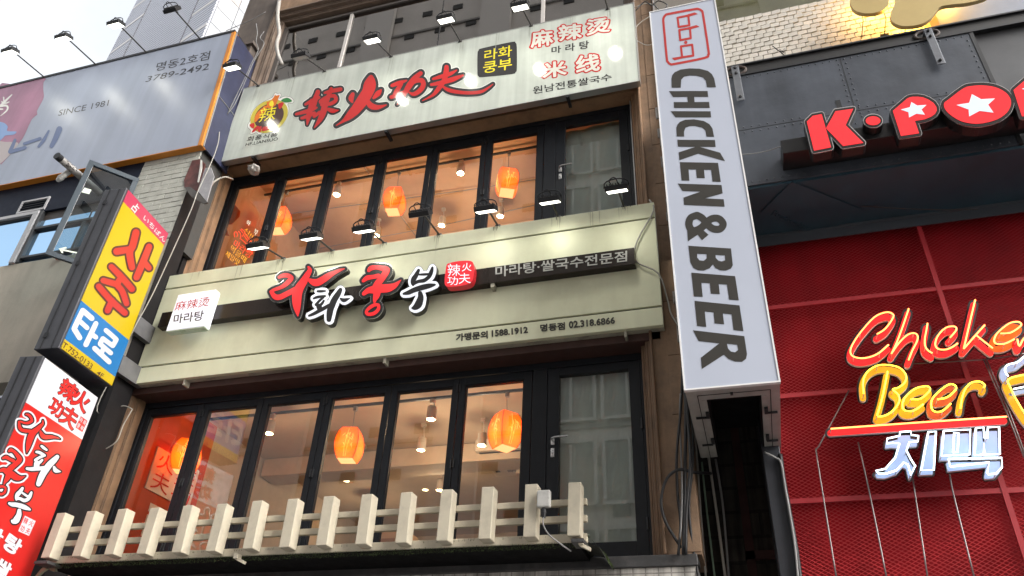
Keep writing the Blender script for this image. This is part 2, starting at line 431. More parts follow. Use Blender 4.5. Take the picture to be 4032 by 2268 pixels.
# ================================================================== the restaurant building
bd = thing('restaurant_building', 'narrow brown stone building with two lit floors of folding black windows', 'building', (-3.7, 0.3, 0))
XR = -0.40                                   # right corner of the facade
wb = MB()
wb.box(-0.68, XR, 0.12, 0.7, 3.40, 6.40)                      # right pier, lower
wb.box(-0.66, XR, 0.32, 0.9, 6.40, 19)                        # right pier, upper
wb.box(-6.87, -0.68, 0.12, 0.40, 5.62, 6.40)                  # behind the lower sign
wb.box(-6.85, -0.66, 0.32, 0.62, 6.40, 7.05)
wb.box(-6.85, -0.66, 0.32, 0.62, 9.50, 9.95)                  # behind the upper sign
wb.box(-6.85, -0.66, 0.32, 0.62, 9.95, 10.9)
wb.box(-6.85, -0.66, 0.32, 0.62, 12.95, 19)
wb.build('wall', brown_stone, bd)
# mortar joints of the stone cladding are real grooves in a proud skin
jb = MB()
zz = 3.42
while zz < 15:
    if zz > 6.2 and zz < 6.41: zz = 6.41
    y0 = 0.112 if zz < 6.2 else 0.312
    h = min(0.62, 6.38 - zz) if zz < 6.2 else 0.62
    jb.box(-0.545, XR + 0.003, y0, y0+0.02, zz, zz + h - 0.008); zz += h
jb.build('stone_cladding', brown_stone, bd, bevel=0.004)
# grey pier and lower dark pier on the left
MB().box(-7.6, -6.87, 0.12, 0.7, 3.2, 7.3).box(-7.6, -6.855, 0.20, 0.7, 7.3, 9.0).build('dark_pier', dark_stone, bd)
MB().box(-7.5, -6.853, 0.30, 0.7, 9.0, 13.6).build('grey_pier', grey_stone, bd)
MB().box(-7.0, -6.852, 0.31, 0.7, 13.6, 19).build('upper_pier', brown_stone, bd)
mort = mat('torn_mortar', (0.34, 0.32, 0.30), 0.9, var=0.35, vscale=14, bump=0.6, bscale=50)
tb = MB(); z = 5.0
while z < 9.6:
    w = random.uniform(0.015, 0.07); y0 = 0.105 if z < 6.35 else 0.305; h = random.uniform(.08, .22)
    if not (6.2 < z < 6.45): tb.box(XR - w, XR + 0.012, y0 - random.uniform(0, .01), y0 + 0.12, z, z + h)
    z += h
tb.build('broken_mortar', mort, bd)['kind'] = 'stuff'

def moulding(x0, x1, z0, z1, yf, yb, w, wl=None, yr=0.05, steps=5):
    """stepped frame round an opening, three sided: outer rect x0..x1, top z1, falling back from yf to yb"""
    m = MB(); wl = wl or w
    for i in range(steps):
        a = i*w/steps; b = (i+1)*w/steps; al, bl = i*wl/steps, (i+1)*wl/steps
        ya = yf + (yb-yf)*i/steps - (0.028 if i % 2 == 0 else 0.0)
        yc = yb + yr
        m.box(x0+al, x0+bl, ya, yc, z0, z1-a); m.box(x1-b, x1-a, ya, yc, z0, z1-a)
        m.box(x0+bl, x1-b, ya, yc, z1-b, z1-a)
    return m
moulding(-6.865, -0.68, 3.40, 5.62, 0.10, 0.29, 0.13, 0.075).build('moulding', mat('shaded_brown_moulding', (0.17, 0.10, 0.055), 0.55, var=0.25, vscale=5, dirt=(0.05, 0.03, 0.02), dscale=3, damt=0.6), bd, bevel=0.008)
moulding(-6.87, -0.64, 7.05, 9.50, 0.30, 0.48, 0.13, 0.08).build('moulding', brown_mould, bd, bevel=0.008)
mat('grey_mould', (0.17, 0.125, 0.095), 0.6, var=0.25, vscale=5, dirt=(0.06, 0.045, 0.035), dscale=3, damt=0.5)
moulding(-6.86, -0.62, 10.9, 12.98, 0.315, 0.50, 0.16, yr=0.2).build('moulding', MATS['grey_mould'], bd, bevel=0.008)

# ---- folding windows
PX = [(-6.70, -6.04), (-5.89, -5.235), (-5.085, -4.42), (-4.28, -3.63), (-3.485, -2.84), (-2.70, -2.055)]
silver = mat('reveal_strip', (0.45, 0.46, 0.46), 0.4, 0.6)
sheet = mat('plastic_sheet', (0.74, 0.85, 0.80), 0.45, var=0.10, vscale=2, streak=0.12, sscale=(5, 5, 0.6), bump=0.5, bscale=5)
handle_m = mat('satin_handle', (0.6, 0.6, 0.6), 0.28, 1.0)
def sash(x0, x1, gx0, gx1, z0, z1, gz0, gz1, y, side):
    f = MB(); d0, d1 = y - 0.035, y + 0.03
    f.box(x0, gx0, d0, d1, z0, z1).box(gx1, x1, d0, d1, z0, z1).box(gx0, gx1, d0, d1, z0, gz0).box(gx0, gx1, d0, d1, gz1, z1)
    # glazing bead, a thin lip round the glass
    e = 0.012
    f.box(gx0, gx0+e, d0+.012, d1, gz0, gz1).box(gx1-e, gx1, d0+.012, d1, gz0, gz1).box(gx0+e, gx1-e, d0+.012, d1, gz1-e, gz1).box(gx0+e, gx1-e, d0+.012, d1, gz0, gz0+e)
    w = f.build('window', black_frame, bd, bevel=0.003)
    MB().quad((gx0, y, gz0), (gx1, y, gz0), (gx1, y, gz1), (gx0, y, gz1)).build('pane', win_glass, w)
    hb = MB(); hx = x0 + 0.012 if side else x1 - 0.012
    for zc in (z0 + .3, (z0+z1)/2 + 0.02, z1 - 0.12):
        hb.lathe((hx, d0 - 0.006, zc - 0.045), [(0.011, 0), (0.011, 0.09)], 8)
    hb.each('hinge', dark_metal, w)
    return w
def storey(z0, z1, gz0, gz1, y, xl, xr):
    cuts = [xl + 0.04] + [(PX[i][1]+PX[i+1][0])/2 for i in range(5)] + [-1.96]
    fb = MB()
    fb.box(xl - 0.02, xr + 0.03, y - 0.05, y + 0.06, z1, z1 + 0.07).box(xl - 0.02, xl + 0.038, y - 0.05, y + 0.06, z0 - .1, z1).box(xr - 0.012, xr + 0.03, y - 0.05, y + 0.06, z0 - .1, z1)
    fb.box(-1.955, -1.80, y - 0.045, y + 0.06, z0 - 0.1, z1)
    fb.box(xl + .038, -1.955, y - 0.05, y + 0.06, z0 - 0.1, z0 - 0.004)
    fb.build('window_frame', black_frame, bd, bevel=0.003)
    for i in range(6): sash(cuts[i] + 0.004, cuts[i+1] - 0.004, PX[i][0], PX[i][1], z0, z1 - 0.004, gz0, gz1, y, i % 2)
    # glazed door on the right
    d = MB(); g0, g1 = -1.675, -0.962; d0, d1 = y - 0.04, y + 0.03; zb = gz0 + 0.1
    d.box(-1.796, g0, d0, d1, z0, z1 - .004).box(g1, xr - 0.015, d0, d1, z0, z1 - .004).box(g0, g1, d0, d1, z0, zb).box(g0, g1, d0, d1, gz1, z1 - .004)
    dr = d.build('door', black_frame, bd, bevel=0.003)
    MB().quad((g0, y, zb), (g1, y, zb), (g1, y, gz1), (g0, y, gz1)).build('pane', win_glass, dr)
    zh = z0 + (gz1 - z0)*0.62
    hb = MB()
    hb.tube([(-1.735, d0, zh), (-1.735, d0 - 0.045, zh), (-1.728, d0 - 0.055, zh + 0.005), (-1.70, d0 - 0.058, zh + 0.012), (-1.575, d0 - 0.058, zh + 0.014)], 0.0105, 8)
    hb.obox((-1.735, d0 - 0.004, zh - 0.005), (0.018, 0, 0), (0, 0.005, 0), (0, 0, 0.04)).obox((-1.735, d0 - 0.004, zh - 0.125), (0.018, 0, 0), (0, 0.005, 0), (0, 0, 0.045))
    hb.lathe((-1.735, d0 - 0.003, zh - 0.125), [(0.011, 0), (0.011, 0.02)], 10, (0, -1, 0))
    hb.build('handle', handle_m, dr, smooth=True, bevel=0.002)
    hb = MB()
    for zc in (z0 + .25, z1 - 0.75): hb.lathe((xr - 0.02, d0 - 0.008, zc), [(0.013, 0), (0.013, 0.11)], 8)
    hb.each('hinge', dark_metal, dr)
    # light plastic sheet hung behind the door glass, slightly creased
    vs = []; fs = []; nx, nz = 26, 40
    for j in range(nz+1):
        for i in range(nx+1):
            x = g0 - .09 + (g1 - g0 + .2)*i/nx; zq = z0 + (z1 - z0)*j/nz
            vs.append((x, y + 0.16 + 0.018*sin(7.3*x + 2.1*zq) + 0.012*sin(23*x - 5*zq), zq))
    for j in range(nz):
        for i in range(nx): a = j*(nx+1)+i; fs.append((a, a+1, a+nx+2, a+nx+1))
    link('curtain', mesh('curtain', vs, fs), sheet, bd, smooth=True)
storey(3.44, 5.40, 3.50, 5.31, 0.40, -6.80, -0.835)
storey(7.12, 9.23, 7.22, 9.125, 0.60, -6.80, -0.835)
sb = MB().box(-0.838 + .034, -0.79, 0.50, 0.60, 7.05, 9.37).box(-6.86, -6.825, 0.50, 0.60, 7.05, 9.37)
sb.each('reveal', silver, bd)
sb = MB().box(-6.9, -0.6, 0.34, 0.62, 9.31, 9.50)
sb.build('soffit', brown_mould, bd)
MB().box(-6.9, -0.6, 0.12, 0.42, 5.475, 5.62).build('soffit', mat('dark_red_brown', (0.06, 0.028, 0.022), 0.6, var=.2), bd)

# ---- dark window of the floor above
uw = MB(); zb0, zt0, yw = 10.4, 12.74, 0.52
uw.box(-6.72, -6.62, yw-.03, yw+.05, zb0, zt0).box(-0.80, -0.74, yw-.03, yw+.05, zb0, zt0).box(-6.62, -0.80, yw-.03, yw+.05, zt0-.05, zt0)
up = uw.build('window', mat('old_grey_frame', (0.09, 0.08, 0.075), 0.6), bd)
MB().quad((-6.62, yw, zb0), (-0.80, yw, zb0), (-0.80, yw, zt0-.05), (-6.62, yw, zt0-.05)).build('pane', dark_glass, up)
MB().box(-5.415, -5.365, yw-.03, yw+.05, zb0, zt0-.052).box(-2.04, -1.99, yw-.03, yw+.05, zb0, zt0-.052).each('mullion', mat('pale_mullion', (0.5, 0.48, 0.46), 0.5), up)
MB().box(-3.712, -3.70, yw-.008, yw+.02, zb0, zt0-.052).build('glazing_seam', black_cable, up)
# ---- rooms
def room(z0, z1, y0, wallm, ceilm, leftm, floorm):
    x0, x1, y1 = -6.84, -0.5, 7.0
    r = MB()
    r.quad((x0, y0, z1), (x1, y0, z1), (x1, y1, z1), (x0, y1, z1), 1)
    r.quad((x0, y1, z0), (x1, y1, z0), (x1, y1, z1), (x0, y1, z1), 0)
    r.quad((x1, y0, z0), (x1, y1, z0), (x1, y1, z1), (x1, y0, z1), 0)
    r.quad((x0, y0, z0), (x0, 1.75, z0), (x0, 1.75, z1), (x0, y0, z1), 2); r.quad((x0, 1.75, z0), (x0, y1, z0), (x0, y1, z1), (x0, 1.75, z1), 0)
    r.quad((x0, y0, z0), (x1, y0, z0), (x1, y1, z0), (x0, y1, z0), 3)
    return r.build('room', [wallm, ceilm, leftm, floorm], bd)
ivory = mat('room_wall', (0.50, 0.405, 0.30), 0.8, var=0.1); ceilm = mat('room_ceiling', (0.52, 0.41, 0.30), 0.85, var=0.06)
floorw = mat('room_floor', (0.18, 0.11, 0.07), 0.5); redw = mat('red_room_wall', (0.50, 0.06, 0.008), 0.6, var=0.1)
peach = mat('peach_wall', (0.52, 0.33, 0.20), 0.8, var=0.08)
room(3.38, 5.78, 0.47, ivory, ceilm, redw, floorw)
room(7.0, 9.70, 0.67, peach, mat('peach_ceiling', (0.55, 0.34, 0.20), 0.85, var=0.06), peach, floorw)
room(10.0, 13.2, 0.75, mat('dark_room', (0.10, 0.09, 0.08), 0.9), mat('dark_room_ceiling', (0.12, 0.11, 0.10), 0.9), MATS['dark_room'], floorw)
# beams under the ceilings, boxed duct
MB().box(-6.8, -0.55, 2.9, 3.3, 5.5, 5.76).box(-3.0, -2.6, 3.32, 6.9, 5.45, 5.76).each('ceiling_beam', ivory, bd)
MB().box(-6.8, -0.55, 3.0, 3.4, 9.42, 9.68).box(-6.8, -.55, 5.2, 5.6, 9.42, 9.68).each('ceiling_beam', peach, bd)
cq = MB()
for k, (xa, ya, xb, yb, z) in enumerate(((-6.8, 1.9, -0.6, 2.1, 9.68), (-6.8, 2.9, -2.0, 2.6, 9.68), (-5.0, 1.0, -4.6, 6.5, 9.68), (-2.2, .9, -2.5, 6.5, 9.68))): cq.tube([(xa, ya, z), ((xa+xb)/2, (ya+yb)/2 + .03, z - .012), (xb, yb, z)], .008, 5)
cq.each('ceiling_conduit', grey_cable, bd)
MB().box(-6.80, -0.8, 1.285, 1.315, 5.66, 5.69).build('lighting_track', dark_metal, bd)
MB().box(-6.80, -0.8, 1.285, 1.315, 9.585, 9.61).build('lighting_track', dark_metal, bd)

# ---- balcony slab with artificial grass, tiled ledge below
tile = bricks('white_wall_tile', (0.62, 0.60, 0.56), (0.58, 0.56, 0.52), (0.30, 0.28, 0.26), 0.105, 0.105, 0.006, 0.35, 0.0, 0.4, streak=0.6)
MB().box(-7.2, -0.445, 0.10, 0.6, 0.0, 3.30).build('tiled_wall', tile, bd)
ledge_m = mat('ledge_metal', (0.06, 0.06, 0.062), 0.5, 0.3, var=0.3, vscale=8, dirt=(.2, .19, .18), damt=.4)
MB().box(-7.2, -0.435, 0.07, 0.12, 3.302, 3.395).box(-7.2, -.435, .12, .37, 3.34, 3.395).build('ledge', ledge_m, bd, bevel=0.006)
bal = thing('balcony', 'narrow balcony with a dark underside and artificial grass mat', 'balcony', (-3.9, -0.2, 3.4))
slab_m = mat('black_soffit', (0.006, 0.006, 0.007), 0.8, spec=0.1)
MB().box(-6.62, -1.32, -0.455, 0.066, 3.36, 3.40).build('slab', slab_m, bal)
# grass mat: curved right end
gm = MB(); prof = [(-6.6, 3.412), (-1.42, 3.412), (-1.28, 3.408), (-1.20, 3.385), (-1.15, 3.34), (-1.12, 3.27)]
pts = [(-6.6, 3.412)] + [(x, z) for x, z in prof[1:]]
for (xa, za), (xb, zb_) in zip(pts, pts[1:]):
    gm.add([(xa, -0.47, za), (xb, -0.47 + (0.25 if xb > -1.25 else 0), zb_), (xb, 0.34 if xb < -1.3 else 0.065, zb_), (xa, 0.34 if xa < -1.3 else 0.065, za)], [(0, 1, 2, 3)])
grass_m = mat('artificial_grass', (0.05, 0.075, 0.018), 0.8, var=0.5, vscale=60)
gm.build('grass_mat', mat('mat_backing', (0.012, 0.014, 0.010), 0.8), bal)
gr = MB()
for i in range(9000):
    x = random.uniform(-6.6, -1.22); y = random.choice([random.uniform(-0.475, -0.42), random.uniform(-.47, .0)]); z = 3.408
    if i % 2: y = -0.474 - random.random()*0.012; z = random.uniform(3.318, 3.362)
    a = random.uniform(0, 6.28); h = random.uniform(.012, .028); d = V((cos(a), sin(a) - 0.9 if i % 2 else sin(a), 0))*0.008
    w = V((-sin(a), cos(a), 0))*0.0025
    p = V((x, y, z)); gr.add([p - w, p + w, p + d + V((0, 0, h if not i % 2 else random.uniform(-.012, .015)))], [(0, 1, 2)])
for k in range(700):                                             # tufts on the curled end
    t = random.random(); i = min(int(t*4), 3); (xa, za), (xb, zb_) = pts[1+i], pts[2+i]; u = random.random()
    p = V((xa + (xb-xa)*u, random.uniform(-0.2, 0.06), za + (zb_-za)*u)); a = random.uniform(0, 6.28)
    w = V((-sin(a), cos(a), 0))*0.0025
    gr.add([p - w, p + w, p + V((cos(a)*.01 + .008, sin(a)*.01, random.uniform(.008, .02)))], [(0, 1, 2)])
go = gr.build('grass', grass_m, bal); go['kind'] = 'stuff'

# ---- picket railing
cream = mat('cream_painted_steel', (0.56, 0.51, 0.40), 0.42, var=0.06, vscale=5, dirt=(0.30, 0.27, 0.22), dscale=9, damt=0.40, streak=0.04)
fe = thing('picket_railing', 'cream painted railing of fat square pickets along the balcony', 'railing', (-3.9, -0.53, 3.37))
NP = 15
for i in range(NP):
    x0 = -6.500 + i*(5.140/14)
    t_ = random.uniform(-.006, .006); dz_ = random.uniform(-.006, .006); dy_ = random.uniform(-.003, .003)
    pk = MB().obox((x0 + .0525 + random.uniform(-.005, .005), -0.5375 + dy_, 3.60 + dz_), (0.0525, 0, -t_*.25), (0, 0.0605, 0), (t_, random.uniform(-.002, .002), 0.215)).build('picket', cream, fe, bevel=0.006)
for zc, h in ((3.69, 0.052), (3.555, 0.054), (3.400, 0.068)):
    MB().box(-6.55, -1.235, -0.473, -0.43, zc - h/2, zc + h/2).build('rail', cream, fe, bevel=0.004)
MB().box(-6.56, -6.40, -0.59, -0.40, 3.335, 3.3645).box(-1.34, -1.24, -0.58, -0.40, 3.335, 3.3645).each('bracket', ledge_m, fe, bevel=.004)
# small grey junction box on the railing, its cord, and a little sensor under the railing
jx = thing('junction_box', 'weathered white junction box fixed near the right end of the railing', 'electrical box', (-1.60, -0.62, 3.7))
MB().box(-1.605, -1.495, -0.66, -0.605, 3.60, 3.74).build('lid', mat('weathered_plastic', (0.5, 0.5, 0.48), 0.5, var=0.2, dirt=(0.15, 0.14, 0.13), dscale=12), jx, bevel=0.012)
MB().lathe((-1.55, -0.63, 3.52), [(0.016, 0.08), (0.022, 0.04), (0.014, 0.0)], 10).build('gland', dark_metal, jx)
cable('cord', [(-1.55, -0.63, 3.53), (-1.545, -0.66, 3.46), (-1.50, -0.66, 3.38), (-1.42, -0.60, 3.32), (-1.36, -0.5, 3.29)], 0.006, grey_cable, 'thin grey cord hanging from the junction box under the railing', 'cord')
for xq, lab in ((-4.37, 'small drooping bracket lamp under the middle of the picket railing'), (-1.27, 'small clip bracket under the right end of the picket railing')):
    bq = thing('clamp', lab, 'clamp', (xq, -0.52, 3.33))
    MB().obox((xq, -0.52, 3.345), (0.02, 0, 0), (0, 0.035, 0), (0, 0, 0.022)).build('body', cream, bq, bevel=0.004)
    MB().obox((xq + 0.03, -0.50, 3.315), (0.035, 0.01, -0.015), (0, 0.02, 0), (0.003, 0, 0.012)).build('arm', cream, bq)
# ================================================================== lanterns and spotlights inside
lant_m = bpy.data.materials.new('lantern_paper'); lant_m.use_nodes = True
_n = lant_m.node_tree; _p = _n.nodes['Principled BSDF']
_p.inputs['Base Color'].default_value = (0.55, 0.09, 0.012, 1); _p.inputs['Roughness'].default_value = 0.7
_tc = _n.nodes.new('ShaderNodeTexCoord'); _nz = _n.nodes.new('ShaderNodeTexNoise'); _nz.inputs['Scale'].default_value = 14
_n.links.new(_tc.outputs['Object'], _nz.inputs['Vector'])
_mr = _n.nodes.new('ShaderNodeMix'); _mr.data_type = 'RGBA'; _mr.inputs['A'].default_value = (1.0, 0.10, 0.006, 1); _mr.inputs['B'].default_value = (1.0, 0.17, 0.010, 1)
_n.links.new(_nz.outputs['Fac'], _mr.inputs['Factor']); _n.links.new(_mr.outputs['Result'], _p.inputs['Emission Color']); _p.inputs['Emission Strength'].default_value = 0.9*EMS
_t = _n.nodes.new('ShaderNodeBsdfTranslucent'); _t.inputs['Color'].default_value = (1.0, 0.19, 0.012, 1); _m = _n.nodes.new('ShaderNodeMixShader'); _m.inputs[0].default_value = 0.45
_n.links.new(_p.outputs[0], _m.inputs[1]); _n.links.new(_t.outputs[0], _m.inputs[2]); _n.links.new(_m.outputs[0], _n.nodes['Material Output'].inputs['Surface'])
lant_b = mat('lantern_opening', (0.9, 0.6, 0.3), 0.6, emit=1.6, ecol=(1.0, 0.62, 0.22))
bamboo_m = mat('bamboo_print', (0.9, 0.6, 0.2), 0.6, emit=1.2, ecol=(1.0, 0.55, 0.12))
wood_edge = mat('lantern_rib', (0.35, 0.05, 0.01), 0.6, emit=0.25, ecol=(0.8, 0.08, 0.01))
def light(name, kind, loc, energy, color, size, parent, rot=None, spot=None):
    l = bpy.data.lights.new(name, kind); l.energy = energy*EMS; l.color = color
    if kind == 'AREA': l.size = size
    else: l.shadow_soft_size = size
    if spot: l.spot_size, l.spot_blend = spot
    o = bpy.data.objects.new(name, l); COL.objects.link(o); o.parent = parent
    o.location = V(loc) - wloc(parent)
    if rot is not None: o.rotation_euler = rot
    return o
def lantern(x, y, z, rot, label, ztrack, w=0.145, h=0.41):
    t = thing('paper_lantern', label, 'lantern', (x, y, z), 'glowing red paper lanterns behind the glass')
    c, s = cos(R(rot)), sin(R(rot))
    def q(a, b, zz): return V((x + a*c - b*s, y + a*s + b*c, z + zz))
    lv = [(-0.5, .68), (-.34, .86), (-.15, .98), (0, 1.0), (.17, .97), (.36, .84), (.5, .66)]
    b = MB(); e = MB()
    for i in range(4):
        A = [(1, 1), (-1, 1), (-1, -1), (1, -1)][i]; B = [(1, 1), (-1, 1), (-1, -1), (1, -1)][(i+1) % 4]
        for (h0, r0), (h1, r1) in zip(lv, lv[1:]):
            r0 *= w; r1 *= w
            b.quad(q(A[0]*r0, A[1]*r0, h0*h), q(B[0]*r0, B[1]*r0, h0*h), q(B[0]*r1, B[1]*r1, h1*h), q(A[0]*r1, A[1]*r1, h1*h))
        e.tube([q(A[0]*r*w, A[1]*r*w, hh*h) for hh, r in lv], 0.004, 5)
    b.build('shade', lant_m, t)
    e.build('rib', wood_edge, t)
    r = .655*w
    MB().quad(q(r, r, -.497*h), q(-r, r, -.497*h), q(-r, -r, -.497*h), q(r, -r, -.497*h)).build('opening', lant_b, t)
    g = MB()
    for face in range(4):
        ax = [(1, 0), (0, 1), (-1, 0), (0, -1)][face]; tx = (-ax[1], ax[0])
        if face not in (1, 3, 2): continue
        def fp(u, v):                                       # u across the face, v height -0.5 .. 0.5
            rr = w*(0.68 + 0.32*(1 - (2*v)**2)) + 0.004
            return q(ax[0]*rr + tx[0]*u*rr, ax[1]*rr + tx[1]*u*rr, v*h)
        g.tube([fp(-.15, -.45), fp(-.1, -.2), fp(-.02, .1), fp(.02, .42)], 0.004, 5)
        g.tube([fp(.05, -.45), fp(.15, -.15), fp(.25, .08)], 0.003, 5)
        for k in range(14):
            u0 = random.uniform(-.3, .55); v0 = random.uniform(-.1, .3); a = random.uniform(-2.4, -.2)
            g.tube([fp(u0, v0), fp(u0 + .16*cos(a), v0 + .07*sin(a)), fp(u0 + .3*cos(a), v0 + .14*sin(a))], [.003, .005, .001], 4)
    g.build('bamboo_print', bamboo_m, t)
    MB().tube([(x, y, z + h/2), (x + .004, y, z + h/2 + .07), (x - .003, y, ztrack - 0.09), (x, y, ztrack)], 0.004, 5).box(x-.02, x+.02, y-.02, y+.02, ztrack-.06, ztrack).build('chain', grey_cable, t)
    light('bulb', 'POINT', (x, y, z - .03), random.uniform(5.5, 9), (1.0, 0.62, 0.3), 0.03, t)
for (x, y, z, rot, lab, zt) in ((-4.50, 1.3, 5.15, 8, 'glowing barrel shaped paper lantern behind the fourth pane of the lower storey', 5.66),
                        (-2.53, 1.3, 5.17, 47, 'paper lantern with bamboo drawing in the last pane beside the lower door', 5.66),
                        (-6.56, 1.0, 5.04, 25, 'paper lantern half hidden by the first mullion of the lower storey', 5.66),
                        (-6.38, 1.3, 8.99, 12, 'paper lantern behind the second pane of the upper lit storey', 9.585),
                        (-4.44, 1.3, 8.99, 10, 'paper lantern with bamboo drawing behind the fourth upper pane', 9.585),
                        (-2.69, 1.3, 8.99, 28, 'tilted looking paper lantern in the last upper pane by the door', 9.585)):
    lantern(x, y, z, rot + random.uniform(-4, 4), lab, zt, 0.145*random.uniform(.95, 1.04), 0.41*random.uniform(.96, 1.04))
spot_m = mat('spot_housing', (0.62, 0.58, 0.52), 0.45)
lens_m = mat('spot_lens', (1, 0.8, 0.5), 0.4, emit=9.0, ecol=(1.0, 0.78, 0.42))
def spotlight(x, y, z, label, zt, energy=26, grp=None):
    t = thing('ceiling_spotlight', label, 'spotlight', (x, y, z), grp)
    MB().lathe((x, y, z), [(0.058, 0), (0.06, 0.02), (0.055, 0.16), (0.02, 0.172)], 18).build('housing', spot_m, t, smooth=True)
    MB().lathe((x, y, z - 0.004), [(0.05, 0), (0.05, 0.002)], 18).build('lens', lens_m, t)
    MB().tube([(x + .03, y, z + .15), (x + .02, y, z + .2), (x, y, zt)], 0.007, 6).box(x-.03, x+.03, y-.02, y+.02, zt-.05, zt).build('stem', spot_m, t)
    light('lamp', 'POINT', (x, y, z - 0.06), energy, (1.0, 0.72, 0.45), 0.04, t)
for (x, y, z, lab, zt, e) in ((-5.67, 1.3, 5.40, 'white ceiling spotlight in the third lower pane', 5.66, 21),
                      (-3.47, 1.3, 5.40, 'white ceiling spotlight high in the fifth lower pane', 5.66, 21),
                      (-3.95, 2.17, 5.40, 'white ceiling spotlight lower in the fifth lower pane', 5.77, 21),
                      (-3.12, 2.17, 5.40, 'white ceiling spotlight beside the last lower lantern', 5.77, 21),
                      (-4.25, 3.65, 5.40, 'bright spotlight just above the pickets right of centre', 5.77, 21),
                      (-5.9, 4.6, 5.40, 'small far spotlight behind the second lower pane', 5.77, 21),
                      (-5.46, 1.3, 9.33, 'lit round spotlight in the third upper pane', 9.585, 24),
                      (-3.43, 1.3, 9.33, 'lit round spotlight high in the fifth upper pane', 9.585, 24),
                      (-5.29, 2.39, 9.33, 'lit round spotlight low in the fourth upper pane beside a floodlight', 9.69, 24),
                      (-4.14, 2.39, 9.33, 'lit round spotlight low in the fifth upper pane', 9.69, 24),
                      (-3.15, 2.39, 9.33, 'lit round spotlight low in the last upper pane', 9.69, 24)):
    spotlight(x, y, z, lab, zt, e, 'ceiling spotlights behind the folding windows')
# recessed downlights, far in
for x, y in ((-6.3, 3.2), (-6.0, 4.0), (-4.9, 4.6), (-4.6, 5.6)):
    t = tag(MB().lathe((x, y, 5.772), [(0.045, 0), (0.045, 0.006)], 14).build('downlight', lens_m, None, loc=(x, y, 5.77)), 'tiny recessed downlight glowing in the lower room ceiling', 'downlight', 'recessed downlights in the lower room')
# ceiling cassette air conditioner and a round vent
ac = thing('ceiling_air_conditioner', 'square ceiling cassette air conditioner with a grille near the lower door', 'air conditioner', (-2.95, 3.3, 5.6))
acm = mat('air_conditioner_plastic', (0.6, 0.52, 0.42), 0.5)
MB().box(-3.45, -2.45, 2.2 + .6, 3.8, 5.60, 5.775).build('panel', acm, ac, bevel=0.02)
a = MB()
for k in range(14): a.box(-3.2, -2.7, 2.98 + k*.045, 3.005 + k*.045, 5.588, 5.598)
for k in range(10): a.box(-3.2 + k*.052, -3.185 + k*.052, 2.98, 3.6, 5.584, 5.59)
a.build('grille', mat('grille_brown', (0.25, 0.19, 0.14), 0.6), ac)
MB().box(-3.40, -2.5, 2.86, 2.91, 5.592, 5.599).box(-3.38, -3.32, 3.0, 3.6, 5.592, 5.599).build('slot', dark_metal, ac)
vt = tag(MB().lathe((-5.25, 2.7, 5.765), [(0.20, 0.012), (0.19, 0), (0.14, -.004), (0.13, .008)], 28).build('ceiling_vent', acm, None, loc=(-5.25, 2.7, 5.77), smooth=True), 'round ceiling vent in the lower room', 'vent')
# wall posters on the red wall of the lower room
po = thing('wall_poster', 'white calligraphy poster on the red inner wall behind the first lower pane', 'poster', (-6.83, 1.2, 4.8))
MB().box(-6.838, -6.825, 0.78, 1.62, 4.58, 5.10).build('sheet', mat('poster_white', (0.75, 0.72, 0.75), 0.6), po)
redcal = mat('poster_red', (0.55, 0.02, 0.01), 0.6)
plw = (V((-6.822, 0, 0)), V((-1, 0, 0)))
def wtext(name, body, ya, yb, za, zb, m, parent, bold=0.02, x=-6.822):
    uv, tri = glyphs(body, bold)
    p3 = [V((x, ya + (yb-ya)*u, za + (zb-za)*v)) for u, v in uv]
    return plate_mesh(name, p3, tri, (-0.0005, 0, 0)).build(name, m, parent)
wtext('lettering', '火', .84, 1.16, 4.86, 5.07, redcal, po, 0.006); wtext('lettering', '辣', 1.22, 1.58, 4.85, 5.08, redcal, po, 0.006)
wtext('lettering', '夫', .84, 1.16, 4.61, 4.83, redcal, po, 0.006); wtext('lettering', '功', 1.22, 1.58, 4.61, 4.83, redcal, po, 0.006)
wtext('lettering', '라', .95, 1.55, 3.95, 4.5, MATS['poster_white'], po, 0.06, -6.835)
def quadset(name, verts, m, label, cat):
    return tag(MB().quad(*verts).build(name, m, None, loc=verts[0]), label, cat)
bx = thing('cardboard_box', 'cardboard carton standing inside behind the pickets', 'box', (-4.95, 3.8, 4.4))
MB().box(-5.25, -4.7, 3.6, 4.1, 4.2, 4.85).build('carton', mat('cardboard', (0.45, 0.30, 0.18), 0.8), bx, bevel=0.01)
MB().box(-5.10, -4.85, 3.594, 3.6, 4.65, 4.72).build('print', mat('carton_print', (0.25, 0.12, 0.06), 0.8), bx)
sh = thing('storage_shelf', 'tall shelf inside holding cartons under the lower ceiling', 'shelf', (-4.9, 3.85, 3.4))
MB().box(-5.4, -3.6, 3.6, 4.3, 4.16, 4.195).box(-5.4, -5.36, 3.6, 4.3, 3.42, 4.16).box(-3.64, -3.6, 3.6, 4.3, 3.42, 4.16).build('frame', MATS['cardboard'], sh)
